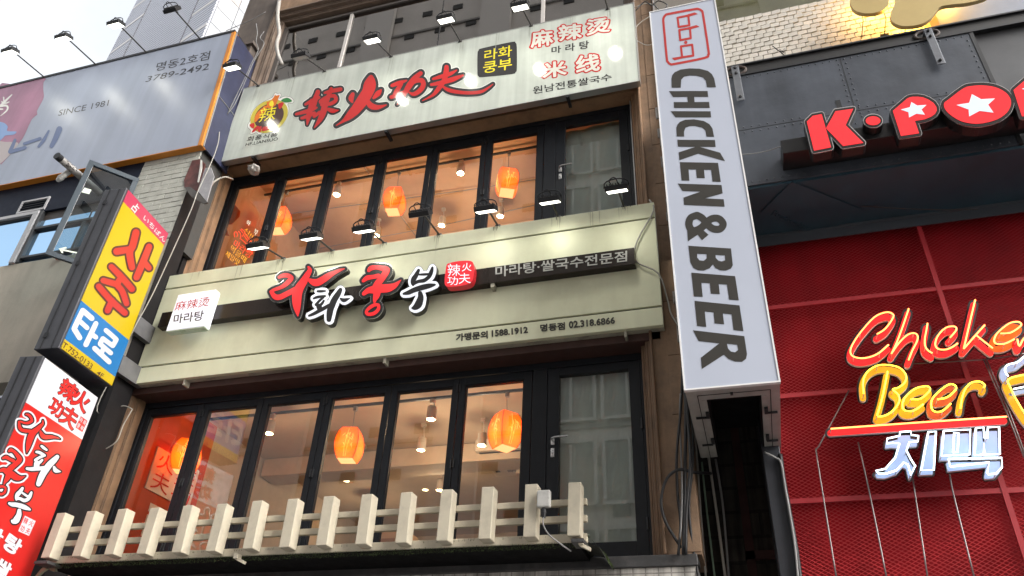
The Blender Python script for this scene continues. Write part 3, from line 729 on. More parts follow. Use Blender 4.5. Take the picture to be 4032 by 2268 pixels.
# neon writing hanging inside the first upper pane
ns = thing('window_neon', 'small handwritten neon with chopsticks and red letters in the first upper pane', 'neon sign', (-6.5, 0.75, 8.0))
nred = mat('neon_red_small', (1, .1, .05), 0.4, emit=2.2, ecol=(1.0, 0.07, 0.03)); nyel = mat('neon_yellow_small', (1, .6, .1), 0.4, emit=1.6, ecol=(1.0, 0.5, 0.03)); nwhi = mat('neon_white_small', (1, 1, 1), 0.4, emit=1.5, ecol=(0.85, 1.0, 0.8))
PN = plane_y(0.68); q = T(700, 550, 0.3795)
def nt(body, pts, m): text('lettering', body, q(*pts), PN, m, ns, bold=-0.016, lift=0.0, depth=0.004)
nt('화', [(722, 828), (762, 850), (740, 895), (705, 870)], nwhi); nt('부', [(800, 920), (838, 940), (818, 1000), (785, 985)], nwhi)
nt('신!!', [(705, 905), (790, 985), (760, 1035), (680, 955)], nyel)
nt('마라탕', [(600, 1035), (790, 1165), (745, 1235), (570, 1100)], nred)
nt('먹을때', [(565, 1090), (720, 1225), (690, 1280), (540, 1145)], nyel); nt('제일맛', [(510, 1145), (650, 1255), (620, 1310), (490, 1200)], nyel)
tube_px('noodle_tube', [q((590, 1010), (585, 970), (605, 955), (620, 980), (612, 1010)), q((630, 950), (650, 975), (655, 1010), (645, 1030)), q((648, 935), (672, 960), (680, 985), (670, 1005)), q((660, 925), (690, 950), (700, 975)),
    q((690, 965), (760, 1060), (780, 1085)), q((680, 985), (745, 1075)), q((655, 1030), (700, 1070), (720, 1110), (715, 1090), (735, 1080), (745, 1110), (725, 1125)), q((735, 1120), (720, 1150), (745, 1165), (775, 1160), (770, 1190))], PN, 0.0045, nred, ns)
# shop-window stickers on the first upper pane: orange paper seen against the side wall
st = thing('orange_decal', 'orange paper decorations stuck at the left edge of the first upper pane', 'decal', (-6.8, 0.66, 8.4))
shape('paper', [q((580, 660), (650, 745), (640, 800), (560, 880), (510, 880), (560, 760)), q((500, 890), (520, 960), (535, 1000), (460, 990))], plane_y(0.66), mat('orange_paper', (0.6, 0.10, 0.01), 0.6), st)
# ================================================================== floodlights on arms
fl_body = mat('floodlight_black', (0.015, 0.016, 0.018), 0.4, spec=0.4); fl_arm = mat('floodlight_arm', (0.05, 0.048, 0.045), 0.5, 0.4)
fl_on = mat('floodlight_lens_lit', (0.9, 0.9, 0.85), 0.3, emit=6.0, ecol=(1.0, 0.98, 0.86)); fl_off = mat('floodlight_lens_dark', (0.35, 0.36, 0.36), 0.15)
def floodlight(base, head, label, group, on=True, power=30, tilt=0.0, aim=None, pale=False):
    bx, by, bz = base; hx, hy, hz = head
    t = thing('floodlight', label, 'floodlight', base, group)
    head = V(head)
    MB().tube([base, (bx, by - 0.03, bz + 0.005), (hx, hy + 0.03, hz + 0.045), (hx, hy + 0.005, hz + 0.05)], [0.012, 0.012, 0.011, 0.013], 8).obox((bx, by, bz), (0.03, 0, 0), (0, 0.015, 0), (0, 0, 0.02)).build('arm', fl_arm, t, smooth=True)
    # head: flat box looking back at the sign and down
    nrm = V(aim).normalized() if aim else V((0, 0.52, -0.85)).normalized()
    ax = V((1, 0, 0)); ay = nrm.cross(ax).normalized()
    W, H, D = 0.118, 0.075, 0.028
    h = MB().obox(head, ax*W, ay*H, nrm*D)
    for k in range(7): h.obox(head - nrm*(D + 0.012) + ax*(W*0.8*(k-3)/3), ax*0.004, ay*H*0.75, nrm*0.012)
    h.build('housing', fl_body, t, bevel=0.006)
    f = MB().obox(head + nrm*(D + .002), ax*W*.88, ay*H*.84, nrm*0.003)
    f.build('lens', fl_on if on else fl_off, t, bevel=0.002)
    y = []
    for k in range(9):
        a = pi*k/8; y.append(head - nrm*(0.02 + 0.085*sin(a)**0.55) + ax*((W + 0.014)*cos(a)) )
    MB().tube(y, 0.007, 6).build('yoke', fl_body, t, smooth=True)
    c = [head - nrm*0.03 - ax*0.04, head - nrm*0.10 - ax*0.07 - ay*.02, head - nrm*0.115 + ax*0.0, V((hx + .02, hy + 0.1, hz + 0.055))]
    MB().tube(smooth([tuple(p) for p in c], False, 4), 0.006, 5).build('lead', black_cable, t, smooth=True)
    if on:
        l = light('lamp', 'SPOT', head + nrm*(D + 0.02), power, (1.0, 0.98, 0.84), 0.09, t, spot=(R(160), 1.0))
        l.rotation_euler = nrm.to_track_quat('-Z', 'Y').to_euler()
ords = ['leftmost', 'second', 'third', 'fourth', 'fifth', 'sixth']
U = [(-6.52, -0.46, 10.57, True), (-5.36, -0.44, 10.47, False), (-4.25, -0.41, 10.53, True), (-3.15, -0.40, 10.63, True), (-2.08, -0.39, 10.55, True), (-0.98, -0.40, 10.58, True)]
ul = ['lit floodlight at the upper left corner of the calligraphy sign, seen edge on', 'unlit floodlight above the first red character of the calligraphy sign', 'lit floodlight above the pointed red character of the calligraphy sign',
      'lit floodlight above the last red characters of the calligraphy sign', 'lit floodlight above the black badge of the calligraphy sign', 'arm of a floodlight at the upper right end of the calligraphy sign']
for (x, y, z, on), lab in zip(U, ul): floodlight((x, 0.16, 10.82), (x, y, z), lab, 'floodlights above the upper sign', on, 17, aim=(0.05, 0.44, -0.90) if on else (0, 0.5, -.87))
Lw = [(-5.12, -0.49, 6.95, True), (-4.44, -0.46, 6.99, True), (-3.75, -0.49, 6.95, True), (-3.05, -0.53, 7.01, False), (-2.33, -0.41, 7.03, True), (-1.62, -0.37, 7.05, True), (-0.88, -0.45, 6.99, True)]
ll = ['lit floodlight in front of the small window neon above the cream sign', 'lit floodlight second along the cream sign, below the second lantern pane', 'lit floodlight third along the cream sign above the white lettering',
      'unlit thin floodlight tilted away, fourth along the cream sign', 'lit floodlight fifth along the cream sign below the last upper lantern', 'lit floodlight in front of the upper door handle', 'lit floodlight at the right end of the cream sign']
pw = [8, 10, 11, 0, 13, 13, 13]
for (x, y, z, on), lab, p in zip(Lw, ll, pw): floodlight((x, 0.02, 7.12), (x, y, z), lab, 'floodlights above the lower cream sign', on, p, aim=(0.03, 0.50, -0.865) if on else (0, 0.70, -0.71))
Nn = [(-10.71, 'floodlight over the pink corner of the grey sign against the sky'), (-9.62, 'floodlight over the middle of the grey sign against the sky'), (-8.60, 'floodlight of the grey sign touching the edge of the far tower'), (-7.55, 'dark floodlight of the grey sign in front of the tower cladding')]
for (x, lab), on in zip(Nn, (True, True, True, False)): floodlight((x, -0.30, 11.72), (x, -0.97, 11.60), lab, 'floodlights above the grey sign', on, 16, aim=(0.0, 0.40, -0.92) if on else (0, .9, -.43))
# ================================================================== upper sign (flex face in a shallow metal box)
Y1 = 0.15
panel1 = mat('grey_green_flex', (0.58, 0.63, 0.57), 0.10, streak=0.22, sscale=(8, 8, 0.30), var=0.04, dirt=(0.36, 0.37, 0.33), dscale=2.0, damt=0.25, spec=0.6)
alu = mat('aluminium_edge', (0.42, 0.42, 0.41), 0.35, 0.7)
s1 = thing('calligraphy_sign', 'long pale grey sign with red brush calligraphy and a pepper emblem', 'sign', (-3.7, 0.2, 10.2))
s1w = [at(952, 352, Y1), at(2492, 12, Y1), at(2517, 318, Y1), at(873, 634, Y1)]
x0, x1 = (s1w[0].x + s1w[3].x)/2, (s1w[1].x + s1w[2].x)/2; zt, zb = (s1w[0].z + s1w[1].z)/2, (s1w[2].z + s1w[3].z)/2
MB().box(x0, x1, Y1, Y1 + 0.09, zb, zt).build('panel', panel1, s1)
e = MB(); e.box(x0 - .012, x1 + .012, Y1 - 0.004, Y1 + 0.095, zt, zt + 0.012).box(x0 - .012, x1 + .012, Y1 - 0.004, Y1 + 0.095, zb - 0.012, zb).box(x0 - .012, x0, Y1 - .004, Y1 + .095, zb, zt).box(x1, x1 + .012, Y1 - .004, Y1 + .095, zb, zt)
e.build('edge', alu, s1)
b = MB()
for xx in (-6.2, -4.1, -1.55): b.box(xx - .02, xx + .02, Y1 + .0, Y1 + 0.19, zb - 0.05, zb - 0.014)
b.each('bracket', dark_metal, s1)
P1 = plane_y(Y1)
pr_black = mat('print_black', (0.035, 0.034, 0.036), 0.12, spec=0.5); pr_red = mat('print_red', (0.50, 0.025, 0.025), 0.12, spec=0.5); pr_yel = mat('print_yellow', (0.80, 0.68, 0.03), 0.15); pr_beige = mat('print_beige', (0.62, 0.62, 0.56), 0.12)
pr_white = mat('print_white', (0.78, 0.78, 0.74), 0.12); pr_green = mat('print_green', (0.03, 0.20, 0.05), 0.15); pr_orange = mat('print_orange', (0.62, 0.16, 0.02), 0.15); pr_brown = mat('print_brown', (0.07, 0.035, 0.03), 0.15); pr_gold = mat('print_gold', (0.50, 0.42, 0.06), 0.15)
C = T(1150, 220, 0.3222)
CH = {
 'la': ([[(315,438,52),(296,485,46)], [(165,592,30),(245,548,45),(325,508,42)], [(238,540,36),(215,640,40)], [(300,540,30),(275,610,36)], [(50,712,30),(150,686,45),(240,660,45),(300,632,25)], [(118,762,34),(200,732,45),(275,696,36)], [(315,450,50),(262,560,58),(222,660,66),(200,750,58),(184,842,12)],
  [(400,452,30),(480,430,48),(592,408,48)], [(352,560,55),(420,505,40),(512,488,46),(536,540,44),(470,585,45),(360,600,36)], [(478,402,40),(450,480,54),(410,580,66),(380,690,76),(340,780,58),(272,880,10)], [(335,690,40),(268,742,36)], [(448,655,46),(500,672,54),(568,664,10)]], 24),
 'hwa': ([[(965,262,60),(952,350,146),(925,440,140),(862,540,140),(790,640,124),(705,730,92),(620,800,34),(540,850,12)], [(742,468,46),(722,520,66),(736,565,24)], [(1088,418,20),(1050,460,66),(995,515,30)], [(915,540,50),(965,610,74),(1050,628,54),(1150,600,14)]], 34),
 'gong': ([[(1222,362,40),(1310,330,50),(1398,302,20)], [(1335,340,46),(1280,430,56),(1248,485,46)], [(1212,505,46),(1300,470,46),(1390,430,30)], [(1572,212,50),(1502,272,66),(1442,350,76),(1392,430,60),(1340,520,40),(1285,595,10)], [(1400,385,40),(1500,312,48),(1585,300,58),(1604,360,58),(1555,430,58),(1482,468,46),(1425,440,14)]], 29),
 'bu': ([[(1725,282,30),(1830,250,48),(1930,220,48),(2010,176,16)], [(1702,352,36),(1850,320,55),(1980,280,58),(2088,238,24)], [(1888,136,54),(1880,220,66),(1852,310,58),(1790,400,56),(1720,480,34),(1592,548,10)], [(1838,368,20),(1900,412,44),(2000,438,44),(2150,452,40),(2300,440,38),(2385,398,26),(2455,346,8)]], 29),
}
for k, (strokes, g) in CH.items():
    ins = [p for s in strokes for p in stroke(C(*s))]; grow = [p for s in strokes for p in stroke(C(*s), g*0.3222)]; halo = [p for s in strokes for p in stroke(C(*s), (g + 7)*0.3222)]
    c = shape('character', halo, P1, pr_white, s1, lift=0.0015)
    shape('outline', grow, P1, pr_black, c, lift=0.003); shape('brush_stroke', ins, P1, pr_red, c, lift=0.0045)
# pepper emblem
D_ = T(920, 340, 0.17945)
em_out = smooth(D_((905,145),(960,160),(1020,155),(1040,200),(1005,270),(1100,225),(1200,225),(1280,260),(1318,320),(1290,365),(1185,385),(1210,480),(1190,620),(1120,740),(1020,850),(900,930),(750,985),(600,1040),(540,1050),(495,1010),(400,1050),(365,1030),(375,960),(310,890),(320,820),(360,760),(370,640),(440,520),(540,420),(700,320),(800,270),(860,230)), True)
em = shape('emblem', [em_out] + edges_grown(em_out, 1.2), P1, pr_black, s1, lift=0.0015)
shape('sticker', [em_out], P1, pr_white, em, lift=0.003)
def epoly(cx, cy, rx, ry, rot): return D_(*ell(cx, cy, rx, ry, rot))
shape('disc', [epoly(778, 655, 445, 330, -33)], P1, pr_gold, em, lift=0.0042)
shape('disc', [epoly(778, 660, 345, 262, -33)], P1, pr_brown, em, lift=0.0054)
shape('disc', [smooth(D_((700,440),(600,500),(500,600),(455,720),(470,790),(560,700),(640,600),(720,500)), True)], P1, pr_orange, em, lift=0.0060)
shape('flame', [smooth(D_((910,182),(930,205),(1008,190),(980,270),(935,380),(900,430),(800,480),(690,460),(660,520),(600,560),(660,440),(730,420),(725,350),(800,320),(870,250)), True, 3)], P1, pr_orange, em, lift=0.0068)
shape('flame', [smooth(D_((850,310),(880,380),(860,430),(800,430),(780,390),(800,340)), True, 3)], P1, pr_yel, em, lift=0.0074)
shape('leaf', [smooth(D_((1040,312),(1110,262),(1200,255),(1282,318),(1230,345),(1130,350)), True)], P1, pr_green, em, lift=0.0066)
shape('chilli', [smooth(D_(*c), True, 3) for c in ([(350,840),(440,800),(460,860),(430,920),(370,890)], [(520,865),(575,900),(500,960),(395,1018),(440,930)], [(610,870),(605,960),(570,1012),(525,960),(560,900)], [(650,890),(780,880),(845,895),(760,950),(625,982)], [(990,370),(1090,350),(1080,420),(1010,500),(980,430)])], P1, pr_red, em, lift=0.0072)
text('lettering', '辣', D_((600,475),(955,420),(900,745),(530,800)), P1, pr_yel, em, bold=0.005, lift=0.0085)
text('lettering', '회풍식품', D_((318,1105),(978,1005),(955,1095),(275,1222)), P1, pr_black, s1, bold=0.012, lift=0.002)
text('lettering', 'HF.LIANSUO', D_((272,1245),(975,1112),(968,1182),(253,1315)), P1, pr_black, s1, bold=0.012, lift=0.002)
rr = smooth(D_((270,1040),(1000,930),(1030,960),(1005,1190),(960,1220),(240,1345),(212,1330),(250,1070)), True, 2)
shape('label_outline', edges_grown(rr, 0.5), P1, alu, s1, lift=0.0015)
# dark badge and the right-hand writing
Z2 = T(900, 0, 0.65994)
bq = Z2((1485,325),(1492,300),(1515,287),(1690,250),(1712,255),(1720,280),(1720,410),(1712,430),(1690,442),(1515,460),(1492,455),(1485,435))
shape('badge', [smooth(bq, True, 3)], P1, pr_black, s1, lift=0.002)
text('lettering', '라화', Z2((1527,300),(1692,268),(1690,335),(1525,362)), P1, pr_yel, s1, bold=0.008, lift=0.0035)
text('lettering', '쿵부', Z2((1520,372),(1692,345),(1690,412),(1518,440)), P1, pr_yel, s1, bold=0.008, lift=0.0035)
K = T(2060, 40, 0.23471)
for body, qd in (('麻', [(140,352),(500,318),(512,580),(122,640)]), ('辣', [(590,255),(985,215),(985,470),(590,530)]), ('烫', [(1062,165),(1455,105),(1460,355),(1062,432)]), ('米', [(340,880),(715,840),(735,1090),(325,1155)]), ('线', [(880,770),(1280,720),(1290,1010),(885,1070)])):
    qd = K(*qd); cx = sum(p[0] for p in qd)/4; cy = sum(p[1] for p in qd)/4
    k = 1.14; big = [(cx + (p[0]-cx)*k, cy + (p[1]-cy)*k) for p in qd]
    c = text('character', body, big, P1, pr_red, s1, bold=0.085, lift=0.0015)
    text('fill', body, [(cx + (p[0]-cx)*1.0, cy + (p[1]-cy)*1.0) for p in qd], P1, pr_beige, c, bold=0.028, lift=0.003)
text('lettering', '마 라 탕', K((475,618),(1105,502),(1105,640),(475,735)), P1, pr_black, s1, bold=0.016, lift=0.002)
text('lettering', '원남전통쌀국수', K((160,1285),(1485,1055),(1485,1175),(165,1412)), P1, pr_black, s1, bold=0.012, lift=0.002)
_bg = MB().lathe((-6.17, 0.22, 9.0), [(0.01, 0.13), (0.05, 0.11), (0.085, 0.05), (0.07, 0.01), (0.03, 0.0)], 12)
for v_ in _bg.v: v_ += V((random.uniform(-.022,.022), random.uniform(-.022,.022), random.uniform(-.02,.02)))
tag(_bg.build('plastic_bag', mat('thin_plastic', (0.5, 0.48, 0.45), 0.35, bump=1.0, bscale=20), None, loc=(-6.17, .22, 9.0)), 'crumpled clear plastic bag tied under the calligraphy sign', 'bag')

# ================================================================== lower sign (three cream panels with recessed grooves)
Y2 = 0.0
cream2 = mat('cream_sign_panel', (0.73, 0.745, 0.545), 0.48, var=0.05, vscale=1.5, streak=0.10, sscale=(4, 4, .3), spec=0.3, dirt=(0.45, 0.42, 0.28), dscale=2.5, damt=0.3)
s2 = thing('cream_sign', 'large cream sign with raised red and white lettering on a dark bar', 'sign', (-3.7, 0.05, 6.3))
X0, X1, ZT, ZB = -6.77, -0.552, 7.115, 5.558
za = (at(649, 1140, 0).z + at(2574, 856, 0).z)/2; zc = (at(600, 1442.5, 0).z + at(2603, 1202.5, 0).z)/2
g = 0.011
for a, b_ in ((za + g, ZT), (zc + g, za - g), (ZB, zc - g)):
    MB().box(X0, X1, 0.0, 0.055, a, b_).build('panel', cream2, s2, bevel=0.004)
MB().box(X0 + .002, X1 - .002, 0.02, 0.11, ZB + .001, ZT - 0.002).build('groove_back', mat('groove_dark', (0.10, 0.10, 0.075), 0.6), s2)
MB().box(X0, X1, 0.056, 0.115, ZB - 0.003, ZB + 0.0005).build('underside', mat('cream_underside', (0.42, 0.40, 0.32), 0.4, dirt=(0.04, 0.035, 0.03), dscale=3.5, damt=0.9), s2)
b = MB()
for xx in (-6.05, -3.52, -0.93): b.box(xx - .012, xx + .012, 0.03, 0.12, ZB - 0.07, ZB - 0.004)
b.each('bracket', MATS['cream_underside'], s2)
moss = mat('moss_stain', (0.16, 0.15, 0.09), 0.8, var=.4, vscale=40); drip = mat('drip_stain', (0.47, 0.465, 0.34), 0.5, var=.2); drip1 = mat('grey_drip_stain', (0.40, 0.43, 0.38), 0.2, var=.2)
def stains(xs, zt_, y, m, parent, n, hmax):
    b_ = MB()
    for xx in xs:
        for k in range(n):
            x_ = xx + random.gauss(0, .035); h_ = hmax*random.uniform(.25, 1)**1.5; w_ = random.uniform(.0015, .006); zz_ = zt_ - .001
            b_.add([(x_ - w_, y, zz_), (x_ + w_, y, zz_), (x_ + w_*.7, y, zz_ - h_*.6), (x_ + w_*.1, y, zz_ - h_), (x_ - w_*.6, y, zz_ - h_*.7)], [(0, 4, 3, 2, 1)])
            y -= 0.00004
    o_ = b_.build('stain', m, parent); o_['kind'] = 'stuff'
ax2 = [-5.12, -4.44, -3.75, -3.05, -2.33, -1.62, -0.88]
stains(ax2, ZT - .004, -0.0012, moss, s2, 5, .07); stains(ax2 + [-6.3, -1.2, -5.7], ZT - .004, -0.003, drip, s2, 4, .30)
stains([-6.52, -5.36, -4.25, -3.15, -2.08, -0.98, -5.9, -2.6, -1.5], zt, Y1 - .0012, drip1, s1, 6, .55)
bar_m = mat('dark_brown_bar', (0.035, 0.026, 0.022), 0.25, 0.4, streak=0.3, sscale=(14, 14, .5))
YB = -0.10
a0, a1 = at(637, 1233, YB), at(2497, 972, YB); c0, c1 = at(619, 1292, YB), at(2499, 1034, YB)
bx0, bx1, bz1, bz0 = (a0.x + c0.x)/2, (a1.x+c1.x)/2, (a0.z+a1.z)/2, (c0.z+c1.z)/2
MB().box(bx0, bx1, YB, -0.0, bz0, bz1).build('bar', bar_m, s2, bevel=0.003)
MB().box(-2.33, -2.29, -0.09, 0, bz0 - 0.05, bz0 - .001).build('bracket', MATS['cream_underside'], s2)
Z3 = T(1700, 800, 0.41408)
steel_let = mat('silver_letters', (0.50, 0.50, 0.48), 0.35)
text('lettering', '마라탕·쌀국수전문점', Z3((605,600),(1857,452),(1857,552),(605,703)), plane_y(YB), steel_let, s2, bold=0.010, lift=0.006, depth=0.006)
dark_let = mat('dark_flat_letters', (0.03, 0.028, 0.022), 0.5)
for body, qd in (('가맹문의', ((230,1242),(530,1212),(532,1283),(228,1312))), ('1588.1912', ((570,1208),(912,1172),(914,1232),(572,1270))), ('명동점', ((1030,1152),(1265,1130),(1266,1200),(1032,1220))), ('02.318.6866', ((1302,1122),(1740,1080),(1742,1142),(1304,1190)))):
    text('lettering', body, Z3(*qd), plane_y(0), dark_let, s2, bold=0.026, lift=0.006, depth=0.006)
# raised letters
YL = -0.18
PL = plane_y(YL)
lit_red = mat('lit_red_face', (0.6, 0.012, 0.016), 0.42, emit=0.5, ecol=(1.0, 0.035, 0.04), spec=0.3)
blk_face = mat('letter_black_face', (0.02, 0.02, 0.022), 0.4, spec=0.25); blk_side = mat('letter_black_side', (0.014, 0.014, 0.013), 0.3)
lit_white = mat('lit_white_face', (0.75, 0.78, 0.86), 0.2, emit=0.6, ecol=(0.86, 0.90, 1.0)); trim_s = mat('silver_trim', (0.55, 0.55, 0.55), 0.25, 0.8)
TA = T(1040, 1020, 0.18631); TB = T(1390, 1000, 0.20016)
LET = [
 ('red_letter', TA, 48, True, [[(315,385,60),(400,348,86),(500,348,92),(575,395,92),(532,460,100),(450,540,92),(350,600,76),(200,655,66),(150,690,56)], [(148,690,70),(230,795,112),(330,805,112),(450,750,112),(560,695,112),(660,640,112)], [(935,165,36),(965,235,84),(910,340,118),(830,480,158),(750,600,186),(700,720,206),(690,850,196),(692,980,166),(702,1100,104),(712,1200,24)], [(965,450,80),(1050,492,140),(1140,490,150),(1250,430,140),(1370,350,124),(1480,290,84),(1600,235,56),(1700,205,12)]]),
 ('white_letter', TA, 48, False, [[(1130,680,44),(1200,680,56),(1290,675,36)], [(1050,832,44),(1130,802,60),(1285,782,50)], [(1250,810,50),(1170,880,54),(1095,965,60)], [(1262,880,44),(1215,950,60),(1130,1005,60)], [(1160,1000,120),(1180,1065,110)], [(950,1196,50),(1050,1156,70),(1180,1085,80),(1300,1020,78),(1370,970,60)], [(1612,648,86),(1562,740,118),(1490,850,130),(1440,960,138),(1402,1060,138),(1382,1170,128),(1370,1282,100)], [(1620,838,46),(1680,870,86),(1750,852,60),(1822,824,10)]]),
 ('red_letter', TB, 48, True, [[(310,330,56),(350,282,90),(450,262,80),(580,282,106),(662,315,126),(622,400,126),(560,490,126),(490,580,136),(440,680,150)], [(202,530,60),(280,470,90),(400,450,80),(500,430,90)], [(212,780,76),(300,720,110),(420,700,156),(560,680,166),(700,668,156),(820,620,104),(900,552,46),(945,510,8)], [(480,720,150),(460,820,126),(430,900,76),(422,960,36)], [(500,1000,56),(500,1080,66),(420,1165,70),(295,1185,66),(262,1130,56),(335,1050,66),(430,1000,66),(500,1000,56)]]),
 ('white_letter', TB, 48, False, [[(1290,320,60),(1240,420,90),(1190,500,100),(1168,570,66),(1182,612,44)], [(1562,268,46),(1540,350,78),(1500,440,78),(1430,510,66)], [(1300,405,36),(1400,402,50),(1490,395,44)], [(1180,592,64),(1280,542,66),(1400,520,78),(1480,460,66)], [(1000,782,50),(1090,760,88),(1200,710,98),(1350,662,108),(1500,626,96),(1612,604,40)], [(1320,770,86),(1332,850,116),(1310,930,138),(1280,1000,148),(1222,1052,104),(1170,1062,46)]]),
]
for nm, Tr, gr_, red, strokes in LET:
    k = Tr((0, 0, 1))[0][2]
    ins = [p for s in strokes for p in stroke(Tr(*s))]; gro = [p for s in strokes for p in stroke(Tr(*s), gr_*k)]; rim = [p for s in strokes for p in stroke(Tr(*s), (gr_+7)*k)]
    hole = [smooth(TA((232,692),(270,668),(400,632),(500,582),(580,515),(642,472),(610,556),(480,622),(420,672),(320,706),(262,712)), True, 2)] if (red and Tr is TA) else ()
    if red:
        L_ = shape(nm, rim, PL, trim_s, s2, depth=0.012, mside=trim_s)
        shape('face', gro, PL, blk_face, L_, lift=0.003)
        shape('lit_face', ins, PL, lit_red, L_, lift=0.006, outs=hole)
    else:
        L_ = shape(nm, gro, PL, lit_white, s2, depth=0.012)
        shape('stroke', ins, PL, blk_face, L_, lift=0.003)
    shape('side', rim, plane_y(YL + 0.0125), blk_side, L_, depth=0.075)
# red seal and the white light box
TB_ = TB
seal = smooth(TB_((1840,222),(1900,178),(2060,142),(2240,130),(2340,150),(2372,205),(2382,300),(2368,450),(2330,540),(2260,592),(2100,630),(1900,646),(1832,628),(1802,570),(1812,400)), True)
lit_seal = mat('lit_red_seal', (0.62, 0.02, 0.03), 0.15, emit=0.5, ecol=(1.0, 0.045, 0.06)); seal_side = mat('red_seal_side', (0.5, 0.02, 0.03), 0.2, emit=0.12, ecol=(1, .05, .06))
se = shape('seal', [seal], PL, lit_seal, s2, depth=0.085, mside=seal_side)
for ch, qd in (('辣', [(1862,190),(2118,205),(2105,425),(1862,445)]), ('火', [(2150,172),(2335,178),(2330,335),(2140,345)]), ('功', [(1862,440),(2070,445),(2060,610),(1850,612)]), ('夫', [(2085,378),(2300,372),(2318,572),(2078,590)])):
    text('lettering', ch, TB_(*qd), PL, lit_white, se, bold=0.006, lift=0.003)
Z6 = T(600, 1000, 0.46584)
YX = -0.20
fq = [at(*p, YX) for p in Z6((206,350),(522,295),(458,612),(120,655))]
lx0 = (fq[0].x+fq[3].x)/2; lx1 = (fq[1].x+fq[2].x)/2; lz1 = (fq[0].z+fq[1].z)/2; lz0 = (fq[2].z+fq[3].z)/2
lbm = mat('lit_light_box', (0.75, 0.78, 0.85), 0.3, emit=0.6, ecol=(0.84, 0.88, 1.0)); lbg = mat('mouldy_acrylic', (0.42, 0.50, 0.40), 0.4, emit=0.03, ecol=(.8, .9, .8), dirt=(0.06, 0.20, 0.03), dscale=7, damt=0.95)
lb = thing('light_box', 'small white lit box with red and black lettering at the left of the cream sign', 'light box', (lx0, YX, lz0))
MB().box(lx0, lx1, YX, -0.102, lz0 + .01, lz1).build('box', lbm, lb, bevel=0.012)
MB().box(lx0 + .006, lx1 - .006, YX + 0.006, -0.105, lz0 - .002, lz0 + .0098).build('underside', lbg, lb)
text('lettering', '麻辣烫', Z6((203,405),(492,358),(472,440),(185,482)), plane_y(YX), pr_red, lb, lift=0.002)
text('lettering', '마라탕', Z6((185,512),(440,475),(425,560),(175,592)), plane_y(YX), pr_black, lb, bold=0.012, lift=0.002)
tag(cable('c', [(-0.60, 0.05, 7.2), (-0.56, -0.015, 6.98), (-0.75, -0.03, 6.6), (-0.78, -0.02, 6.35), (-0.56, -0.03, 6.15), (-0.50, 0.08, 5.9), (-0.47, 0.08, 5.7), (-0.36, 0.05, 5.45)], 0.009, white_cable, 'thin cream cable looping over the right end of the cream sign'), None, None).name = 'hanging_cable'
# ================================================================== tall white projecting banner box
YN = -1.25
bn = thing('banner_light_box', 'tall white light box with dark vertical lettering and a red framed logo', 'sign', (0.0, -0.6, 4.2))
bn_face = mat('white_flex_face', (0.395, 0.43, 0.515), 0.30, var=0.04, vscale=0.9, bump=0.03, bscale=1.5, emit=0.05, ecol=(0.8, 0.87, 1.0)); bn_side = mat('galvanised_sheet', (0.42, 0.42, 0.40), 0.4, 0.4, var=0.15, dirt=(0.25, 0.2, 0.15), dscale=5, damt=0.3)
bL, bR, bB, bT_ = -0.322, 0.335, 4.222, 8.66
MB().box(bL, bR, YN, YN + 0.02, bB, bT_).build('face', bn_face, bn)
MB().box(bL - .012, bL, YN - .006, YN + .03, bB, bT_).box(bR, bR + .012, YN - .006, YN + .03, bB, bT_).box(bL - .012, bR + .012, YN - .006, YN + .03, bT_, bT_ + .012).box(bL - .012, bR + .012, YN - .006, YN + .03, bB - .012, bB).build('trim', mat('white_trim', (0.7, 0.7, 0.7), 0.35), bn)
s = MB().box(bL - .008, bL + .004, YN + .03, 0.10, bB, bT_).box(bR - .004, bR + .008, YN + .03, 0.10, bB, bT_).box(bL + .004, bR - .004, YN + .03, 0.10, bT_ - .01, bT_)
s.build('side', bn_side, bn)
u = MB(); t_ = 0.004; y0u = YN + 0.03
u.box(bL + .004, bR - .004, y0u, y0u + 0.17, bB - t_, bB).box(bL + .004, bL + 0.135, y0u + .17, 0.10, bB - t_, bB).box(bR - 0.125, bR - .004, y0u + .17, 0.10, bB - t_, bB)
u.box(bL + .10, bL + .135, y0u + .172, y0u + .26, bB - 2*t_, bB - t_ - .0005).box(bR - .125, bR - .09, y0u + .172, y0u + .26, bB - 2*t_, bB - t_ - .0005)
u.build('underside', bn_side, bn)
v = MB()
for xx in (bL + .075, bR - .06): v.box(xx - .003, xx + .003, y0u + .09, 0.09, bB - t_ - .003, bB - t_ - .0006)
v.box(bL + .075, bR - .06, y0u + .085, y0u + .091, bB - t_ - .003, bB - t_ - .0006)
v.build('seam', black_cable, bn)
l = MB()
for xx in (bL + .075, bR - .06):
    for yy in (-0.75, -0.2): l.box(xx - .045, xx + .045, yy - .008, yy + .008, bB - .02, bB - t_ - .003)
l.box(-.01, .01, y0u + .07, y0u + .10, bB - .02, bB - t_ - .0035)
for xx in (bL + .115, bR - .105):
    for yy in (-0.80, -0.28): l.box(xx - .006, xx + .02, yy - .05, yy + .05, bB - .025, bB - t_ - .0035)
l.each('latch', dark_metal, bn)
MB().box(bL + .15, bR - .14, y0u + .2, 0.09, bB + .25, bB + .26).box(bL + .14, bL + .15, y0u + .2, .09, bB, bB + .25).box(bR - .14, bR - .13, y0u + .2, .09, bB, bB + .25).box(bL + .14, bR - .13, y0u + .19, y0u + .2, bB, bB + .25).build('inner_tray', slab_m, bn)
PB = plane_y(YN)
EE = T(2550, 0, 0.55249); FF = T(2620, 780, 0.53856)
let_d = mat('banner_dark_print', (0.032, 0.030, 0.026), 0.4); let_r = mat('banner_red_print', (0.42, 0.025, 0.02), 0.4)
def cap(*polys, outs=(), Tr=EE): return shape('letter', [Tr(*p) for p in polys], PB, let_d, bn, lift=0.002, outs=[Tr(*p) for p in outs])
